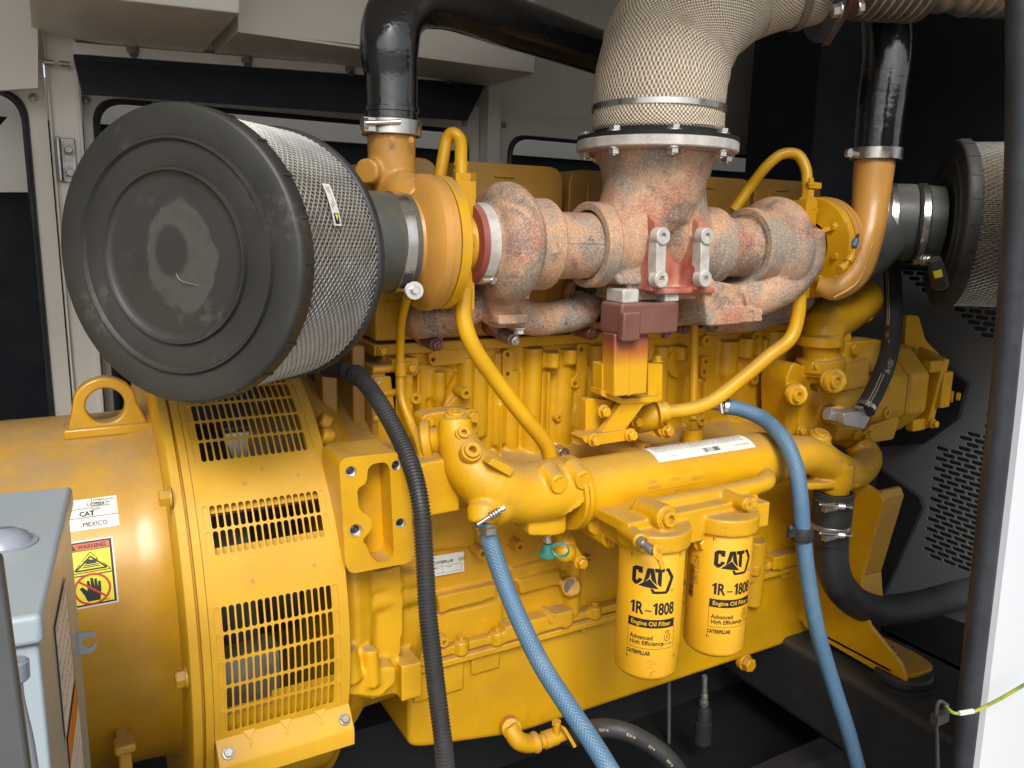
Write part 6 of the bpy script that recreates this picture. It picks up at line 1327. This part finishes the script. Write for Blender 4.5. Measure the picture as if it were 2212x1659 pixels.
# ================================================================ corrugated conduit
CC = thing('corrugated_conduit', 'black corrugated cable conduit hanging in front of the flywheel housing', 'conduit', tuple(P(770, 810, 1.5)))
h3 = [P(745, 800, 1.62), P(775, 815, 1.56), P(815, 862, 1.48), P(862, 945, 1.40), P(893, 1020, 1.34), P(910, 1100, 1.30), P(917, 1200, 1.28), P(924, 1320, 1.26), P(936, 1430, 1.24), P(948, 1530, 1.22), P(958, 1610, 1.20), P(966, 1710, 1.19)]
b = B(); b.sweep(h3, [.0175]*12, n=28, step=.00128, rf=lambda L, t: 1.0 if (L % .0064) < .0034 else .87); obj('conduit', b, 'rubber', CC, ang=30)
b = B(); b.cyl(P(700, 798, 1.66), P(742, 800, 1.62), .016, .019); b.lathe(P(772, 812, 1.565), (P(745, 800, 1.62)-P(772, 812, 1.565)), [(0, .022), (.010, .022)], 20); obj('conduit_end', b, 'rubber', CC)
b = B(); b.cyl(P(700, 792, 1.66), P(728, 790, 1.66), .020, ch=.002); obj('plug_body', b, 'steel', CC)
# ================================================================ radiator hose, right bottom
RH = thing('coolant_hose', 'large black coolant hose bending from the yellow outlet toward the radiator', 'hose', tuple(P(1797, 1180, 1.40)))
h4 = [P(1797, 1150, 1.385), P(1797, 1215, 1.385), P(1812, 1262, 1.385), P(1850, 1302, 1.385), P(1905, 1318, 1.39), P(1985, 1308, 1.39), P(2070, 1285, 1.38), P(2170, 1262, 1.36)]
b = B(); b.sweep(h4, [.0455]*8, n=40); obj('hose', b, 'rubber', RH)
RS = thing('rubber_coupling', 'dark rubber coupling sleeve with two silver spring clamps under the coolant outlet', 'hose coupling', tuple(P(1797, 1110, 1.385)))
b = B(); zt_, zb_ = P(1797, 1062, 1.385).z, P(1797, 1168, 1.385).z; cx = P(1797, 1110, 1.385).x; b.lathe((cx, 1.385, zb_), (0, 0, 1), [(0, .044), (0, .049), (.02, .050), (.03, .052), (zt_-zb_-.02, .054), (zt_-zb_, .055), (zt_-zb_, .048)], 56, cap=False); obj('sleeve', b, 'rubber', RS)
for v in (1093, 1155):
    z = P(1797, v, 1.335).z; kk = vclamp('spring_clamp', (cx, 1.385, z), (0, 0, 1), .0525, .014, 'steel', RS, 56, .0015)
    b = B(); b.box(P(1782, v, 1.325).x, P(1808, v, 1.325).x, 1.322, 1.335, z-.008, z+.008); a = P(1770, v-3, 1.318); e = P(1838, v+3, 1.318); d_ = (e-a).normalized(); b.cyl(a, e, .0036, ch=.0008)
    for k in range(5): p = a.lerp(e, .55)+d_*(.0055*k); b.cyl(p, p+d_*.004, .0088, ch=.0012)
    b.lathe(e-d_*.004, d_, [(0, .0055), (.008, .0055)], 6); obj('clamp_screw', b, 'silver', kk)
# engine mount and skid rail
MT = thing('engine_mount', 'yellow folded steel engine mount standing on a round rubber isolator', 'engine mount', tuple(P(1960, 1480, 1.50)))
XP = 2.0; zf = .392
def xy(u, v): p = PX(u, v, XP); return p
edge = [xy(1862, 1040), xy(1902, 1066), xy(1909, 1085), xy(1860, 1252), xy(1864, 1310), xy(1880, 1352), xy(1945, 1432), xy(1957, 1462), xy(1956, 1487)]
pl1 = [V3(XP, 1.95, edge[0].z)]+[V3(XP, p.y, p.z) for p in edge]+[xy(1786, 1388), V3(XP, 1.62, .40), V3(XP, 1.95, .60)]
b = B(); b.prism(pl1, (.013, 0, 0)); obj('side_plate', b, 'yellow', MT, bev=.003, seg=3)
b = B()
ed = edge[1:6]
for p, q in zip(ed, ed[1:]):
    b.prism([p+V3(.012, .012, 0), q+V3(.012, .012, 0), q+V3(.11, .012, 0), p+V3(.11, .012, 0)], (0, .012, 0))
obj('web_plate', b, 'yellow', MT, bev=.002)
b = B(); yt = edge[-1].y
foot = rounded([V3(XP, yt, zf), V3(XP+.13, yt-.005, zf), V3(XP+.15, yt+.06, zf), V3(XP+.15, 1.60, zf), V3(XP, 1.60, zf)], .05, 8)
b.prism(foot, (0, 0, -.013)); obj('foot_plate', b, 'yellow', MT, bev=.003, seg=3)
c = V3(XP+.055, yt+.045, zf-.013); b = B(); b.cyl(c+V3(0, 0, -.028), c, .078, ch=.006, n=48); b.cyl(c+V3(0, 0, -.036), c+V3(0, 0, -.028), .09, n=48); obj('rubber_isolator', b, 'rubber', MT)
b = B(); b.hexb(V3(XP+.075, yt+.10, zf), (0, 0, 1), .013, .010, 1.5, stud=.012); obj('mount_bolt', b, 'silver', MT)
b = B(); b.box(P(1808, 1200, 1.46).x, P(1835, 1200, 1.46).x, 1.46, 1.52, P(1820, 1222, 1.46).z, P(1820, 1175, 1.46).z); obj('side_lug', b, 'yellow', MT, bev=.003)
b = B(); b.prism([V3(1.915, .86, .343), V3(2.27, .86, .343), V3(2.27, 1.95, .343), V3(1.945, 1.95, .343)], (0, 0, -.24)); SK = obj('skid_rail', b, 'rail', None, bev=.02, seg=4); tag(SK, 'dark grey steel skid rail beneath the engine mount', 'skid rail')
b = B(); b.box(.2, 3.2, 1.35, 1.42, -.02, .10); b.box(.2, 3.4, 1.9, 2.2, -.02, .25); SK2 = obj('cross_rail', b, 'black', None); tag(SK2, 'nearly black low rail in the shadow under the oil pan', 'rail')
# oil drain elbow, ball valve, drain hose
DV = thing('drain_valve', 'yellow drain elbow and ball valve with yellow lever under the oil pan', 'valve', tuple(P(1130, 1595, 1.55)))
b = B(); b.cyl(P(1098, 1565, 1.60), P(1106, 1575, 1.55), .026); b.sweep([P(1100, 1568, 1.56), P(1118, 1598, 1.54), P(1140, 1606, 1.54), P(1162, 1604, 1.54)], [.021, .023, .023, .021], n=24, step=.006); b.lathe(P(1152, 1605, 1.54), (1, 0, 0), [(0, .027), (.012, .027)], 24); obj('elbow', b, 'cast', DV, remesh=.003, sm=2)
b = B(); b.lathe(P(1165, 1603, 1.54), (1, 0, .02), [(0, .018), (.012, .018), (.013, .022), (.05, .022), (.051, .019), (.075, .019)], 24); b.cyl(P(1202, 1585, 1.53), P(1202, 1560, 1.53), .009); obj('valve_body', b, 'cast', DV)
b = B(); b.lathe(P(1202, 1565, 1.53), (0, 0, 1), [(0, .012), (.010, .012)], 6); b.prism([P(1212, 1568, 1.51), P(1222, 1572, 1.51), P(1246, 1612, 1.50), P(1240, 1616, 1.50)], (0, .006, 0)); obj('lever', b, 'yellow', DV)
DH = thing('drain_hose', 'dark hose with cream dashes curving out below the oil pan', 'hose', tuple(P(1300, 1580, 1.5)))
h5 = [P(1235, 1596, 1.54), P(1262, 1580, 1.50), P(1300, 1572, 1.46), P(1350, 1580, 1.42), P(1400, 1605, 1.39), P(1445, 1640, 1.36), P(1490, 1700, 1.34)]
b = B(); b.sweep(h5, [.0225]*7, n=28); obj('hose', b, 'rubber', DH)
i = Ink(lambda x, y, l=0: V3(0, 0, 0)); pts_, _r = resample(h5, .0225, .004, True); i = Ink(along(0, .0225)); Lh = .004*(len(pts_)-1)
for k in range(6): i.text('EX-9', .055+k*(Lh-.06)/6, .002, .009, .01, 1.1)
i.done('print', 'gold', DH)
# fuel rod and steel line in the dark below
b = B(); b.cyl((P(1445, 1470, 1.75)), P(1445, 1680, 1.75), .006); o_ = obj('thin_rod', b, 'dark'); tag(o_, 'thin dark upright rod below the first oil filter', 'rod')
QT = thing('quick_coupling', 'small steel coupling on a black plug hanging under the second oil filter', 'coupling', tuple(P(1522, 1500, 1.6)))
b = B(); b.cyl(P(1522, 1460, 1.6), P(1522, 1500, 1.6), .008); b.lathe(P(1522, 1500, 1.6), (0, 0, -1), [(0, .011), (.02, .011), (.021, .014), (.034, .014), (.04, .01)], 12); obj('fitting', b, 'steel', QT)
b = B(); b.lathe(P(1522, 1525, 1.6), (0, 0, -1), [(0, .014), (.01, .02), (.05, .022), (.052, .026), (.12, .026), (.125, .02)], 24); obj('plug', b, 'black', QT)
# green dust cap
GC = thing('dust_cap', 'green rubber dust cap with loop on a small fitting under the coolant elbow', 'dust cap', tuple(P(1181, 1185, 1.40)))
c = P(1183, 1158, 1.39); b = B(); b.cyl(c, c+V3(0, 0, -.012), .007); b.lathe(c+V3(0, 0, -.006), (0, 0, -1), [(0, .010), (.008, .010)], 6); obj('nipple', b, 'steel', GC)
b = B(); b.lathe(c+V3(0, 0, -.018), (0, 0, -1), [(0, .006), (0, .0105), (.012, .0115), (.020, .0135), (.024, .020), (.028, .020), (.029, .012)], 28); ctr = P(1208, 1186, 1.385); n = 28
b.grid([[V3(ctr.x+(.020+.0022*math.cos(a))*math.cos(t), ctr.y-.006+(.012)*math.sin(t)+.0022*math.sin(a), ctr.z+(.010)*math.sin(t)+.0030*math.sin(a)) for a in [2*PI*k/8 for k in range(8)]] for t in [2*PI*k/n for k in range(n)]], cu=True, cv=True); obj('cap', b, 'green', GC)
TF = thing('thermostat_fitting', 'yellow elbow fitting with clamp lug behind the green dust cap', 'fitting', tuple(P(1230, 1180, 1.5)))
b = B(); b.cyl(P(1215, 1150, 1.50), P(1225, 1185, 1.47), .024, ch=.003); b.ball(P(1220, 1192, 1.47), .027); b.prism(rounded([P(u, v, 1.46) for u, v in ((1230, 1170), (1245, 1178), (1268, 1215), (1252, 1224), (1225, 1205))], .006), (0, .02, 0)); obj('fitting_body', b, 'cast', TF, bev=.003)
bolt3(TF, P(1253, 1214, 1.458), .013, (0, -1, 0), 'yellow')
# ================================================================ foreground: control box, door seal and white door
JB = thing('junction_box', 'grey-blue steel junction box with lid in the lower left foreground', 'junction box', (-.2, 1.0, .8))
FR = V3(-.031, .815, 1.238); dB = V3(.0875, .996, 0).normalized(); dL = V3(-.996, .0875, 0).normalized(); U3 = V3(0, 0, 1)
b = B(); q = [FR, FR+dL*.5, FR+dL*.5+dB*.41, FR+dB*.41]; b.prism(q, -U3*.030); obj('lid', b, 'greyblue', JB, bev=.006, seg=4)
b = B(); q = [FR+dB*.012-dB*.0+U3*-.036+dL*.006, FR+dL*.5+dB*.012-U3*.036, FR+dL*.5+dB*.40-U3*.036, FR+dL*.006+dB*.40-U3*.036]; b.prism(q, -U3*.9); obj('box_body', b, 'greyblue', JB, bev=.004, seg=3)
b = B(); q = [FR+dB*.03+dL*.03, FR+dL*.45+dB*.03, FR+dL*.45+dB*.38, FR+dL*.03+dB*.38]; b.prism([p-U3*.028 for p in q], -U3*.012); obj('lid_gasket', b, 'rubber', JB)
dm = PZ(8, 1176, 1.238); b = B(); b.lathe(dm, U3, [(0, .034), (.002, .034), (.003, .029), (.010, .025), (.016, .015), (.018, 0)], 40); obj('dome_light', b, 'dome', JB)
so_ = -dL; oR = FR+dL*.006+so_*.0012
side = lambda x, y, l=0: oR+dB*x+U3*y+so_*(.0002+l)
def sidexy(u, v):
    r = ray(u, v); t = (oR-CAM).dot(so_)/r.dot(so_); p = CAM+r*t; return (p-oR).dot(dB), p.z-oR.z
lab = [(172, 1202), (163, 1335), (145, 1440), (128, 1312)]
i = Ink(side); xs = [(.27, -.075), (.27, -.215), (.13, -.215), (.13, -.075)]; i.poly(xs); l1_ = i.done('box_label', 'white', JB); i = Ink(side)
rr_ = random.Random(9)
for k in range(6):
    y = -.085-.020*k; x = .14
    while x < .255: w3 = rr_.uniform(.006, .02); i.line([(x, y), (min(x+w3, .262), y)], .0016, .0006); x += w3+.005
i.frame(.13, -.215, .27, -.075, .002, .0006); i.done('label_print', 'ink', l1_)
i = Ink(side); i.poly([(.29, -.225), (.29, -.262), (.15, -.262), (.15, -.225)]); i.done('box_label', 'orange', JB); i = Ink(side); i.poly([(.29, -.2625), (.29, -.42), (.15, -.42), (.15, -.2625)]); l2_ = i.done('box_label', 'white', JB); i = Ink(side)
for k in range(5):
    y = -.275-.022*k; x = .16
    while x < .27: w3 = rr_.uniform(.006, .02); i.line([(x, y), (min(x+w3, .282), y)], .0016, .0006); x += w3+.005
i.done('label_print', 'ink', l2_)
tb = P(190, 1388, 1.19); b = B(); plate(b, rounded([P(u, v, 1.19) for u, v in ((150, 1370), (200, 1364), (208, 1372), (208, 1400), (198, 1412), (150, 1412))], .008), [circ(P(192, 1387, 1.19), .0085)], (0, .003, 0)); obj('mounting_tab', b, 'greyblue', JB)
DP = thing('enclosure_door', 'dark grey door edge with bright latch at the far lower left corner', 'door', (-.1, .6, .5))
b = B(); b.prism([P(-60, 1190, .62), P(4, 1215, .62), P(70, 1700, .62), P(-60, 1700, .62)], (0, .02, 0)); obj('door_skin', b, 'dark', DP, bev=.003)
b = B(); b.sweep([P(36, 1430, .70), P(40, 1500, .70), P(62, 1600, .70), P(78, 1700, .70)], .004, n=12); b.cyl(P(35, 1425, .70), P(38, 1470, .70), .009, ch=.002); obj('latch_rod', b, 'dome', DP)
SE = thing('door_seal_post', 'dark rubber sealed door post running down the right edge', 'door post', tuple(P(2150, 1000, .9)))
A_ = P(2186, 500, .86); 
up_ = [(2193, -60), (2190, 300), (2178, 560), (2157, 830), (2119, 1180), (2062, 1700)]
b = B(); b.sweep([P(u+12, v, .88) for u, v in up_], [.024]*6, n=24); obj('rubber_seal', b, 'seal', SE)
b = B(); q = [P(u+14, v, .90) for u, v in up_]; q2 = [P(u+80, v, .90) for u, v in up_]; b.prism(q+q2[::-1], (0, .03, 0)); obj('post_face', b, 'seal', SE, bev=.004)
WD = thing('white_door', 'white painted enclosure door panel along the lower right edge', 'door', tuple(P(2190, 1400, .85)))
b = B(); 
rows = [[P(u, v, .86), P(u+6, v, .855), P(u+18, v, .845), P(u+60, v, .83), P(u+260, v, .80), P(u+260, v, .90), P(u, v, .90)] for u, v in ((2270, 100), (2230, 560), (2196, 830), (2156, 1180), (2090, 1720))]
b.grid(rows, cv=True); obj('door_panel', b, 'door', WD)
GW = thing('earth_wire', 'yellow and green earth wire looped through a black cable tie by the door seal', 'wire', tuple(P(2090, 1540, .85)))
b = B(); b.sweep([P(2048, 1536, .90), P(2044, 1526, .87), P(2060, 1540, .845), P(2100, 1538, .83), P(2150, 1515, .80), P(2215, 1478, .76), P(2300, 1430, .72)], .0035, n=14); obj('wire', b, 'earth', GW)
b = B(); b.cyl(P(2072, 1541, .838), P(2102, 1536, .828), .0052, ch=.0006); obj('wire_marker', b, 'white', GW)
b = B(); b.sweep([P(2048, 1524, .87), P(2030, 1515, .88), P(2022, 1540, .88), P(2024, 1600, .88), P(2026, 1700, .88)], .004, n=8); b.box(P(2018, 1552, .88).x, P(2042, 1552, .88).x, .872, .888, P(2030, 1560, .88).z, P(2030, 1540, .88).z); obj('cable_tie', b, 'rubber', GW)

# dim pipework high up at the right, in the shade
o_ = tube('overflow_hose', 'dim grey hose curving in the dark upper right behind the black pipe', 'hose', [PD(2000, 440, 2.9), PD(2080, 400, 2.9), PD(2140, 330, 2.9), PD(2165, 230, 2.9), PD(2170, 120, 2.9)], [.022]*5, 'steel')
b = B(); c = PD(2030, 230, 3.0); b.box(c.x-.06, c.x+.06, c.y-.05, c.y+.05, c.z-.09, c.z+.06); o_ = obj('relay_box', b, 'dark', None, bev=.006); tag(o_, 'dim grey box high in the shade right of the black pipe', 'relay box')
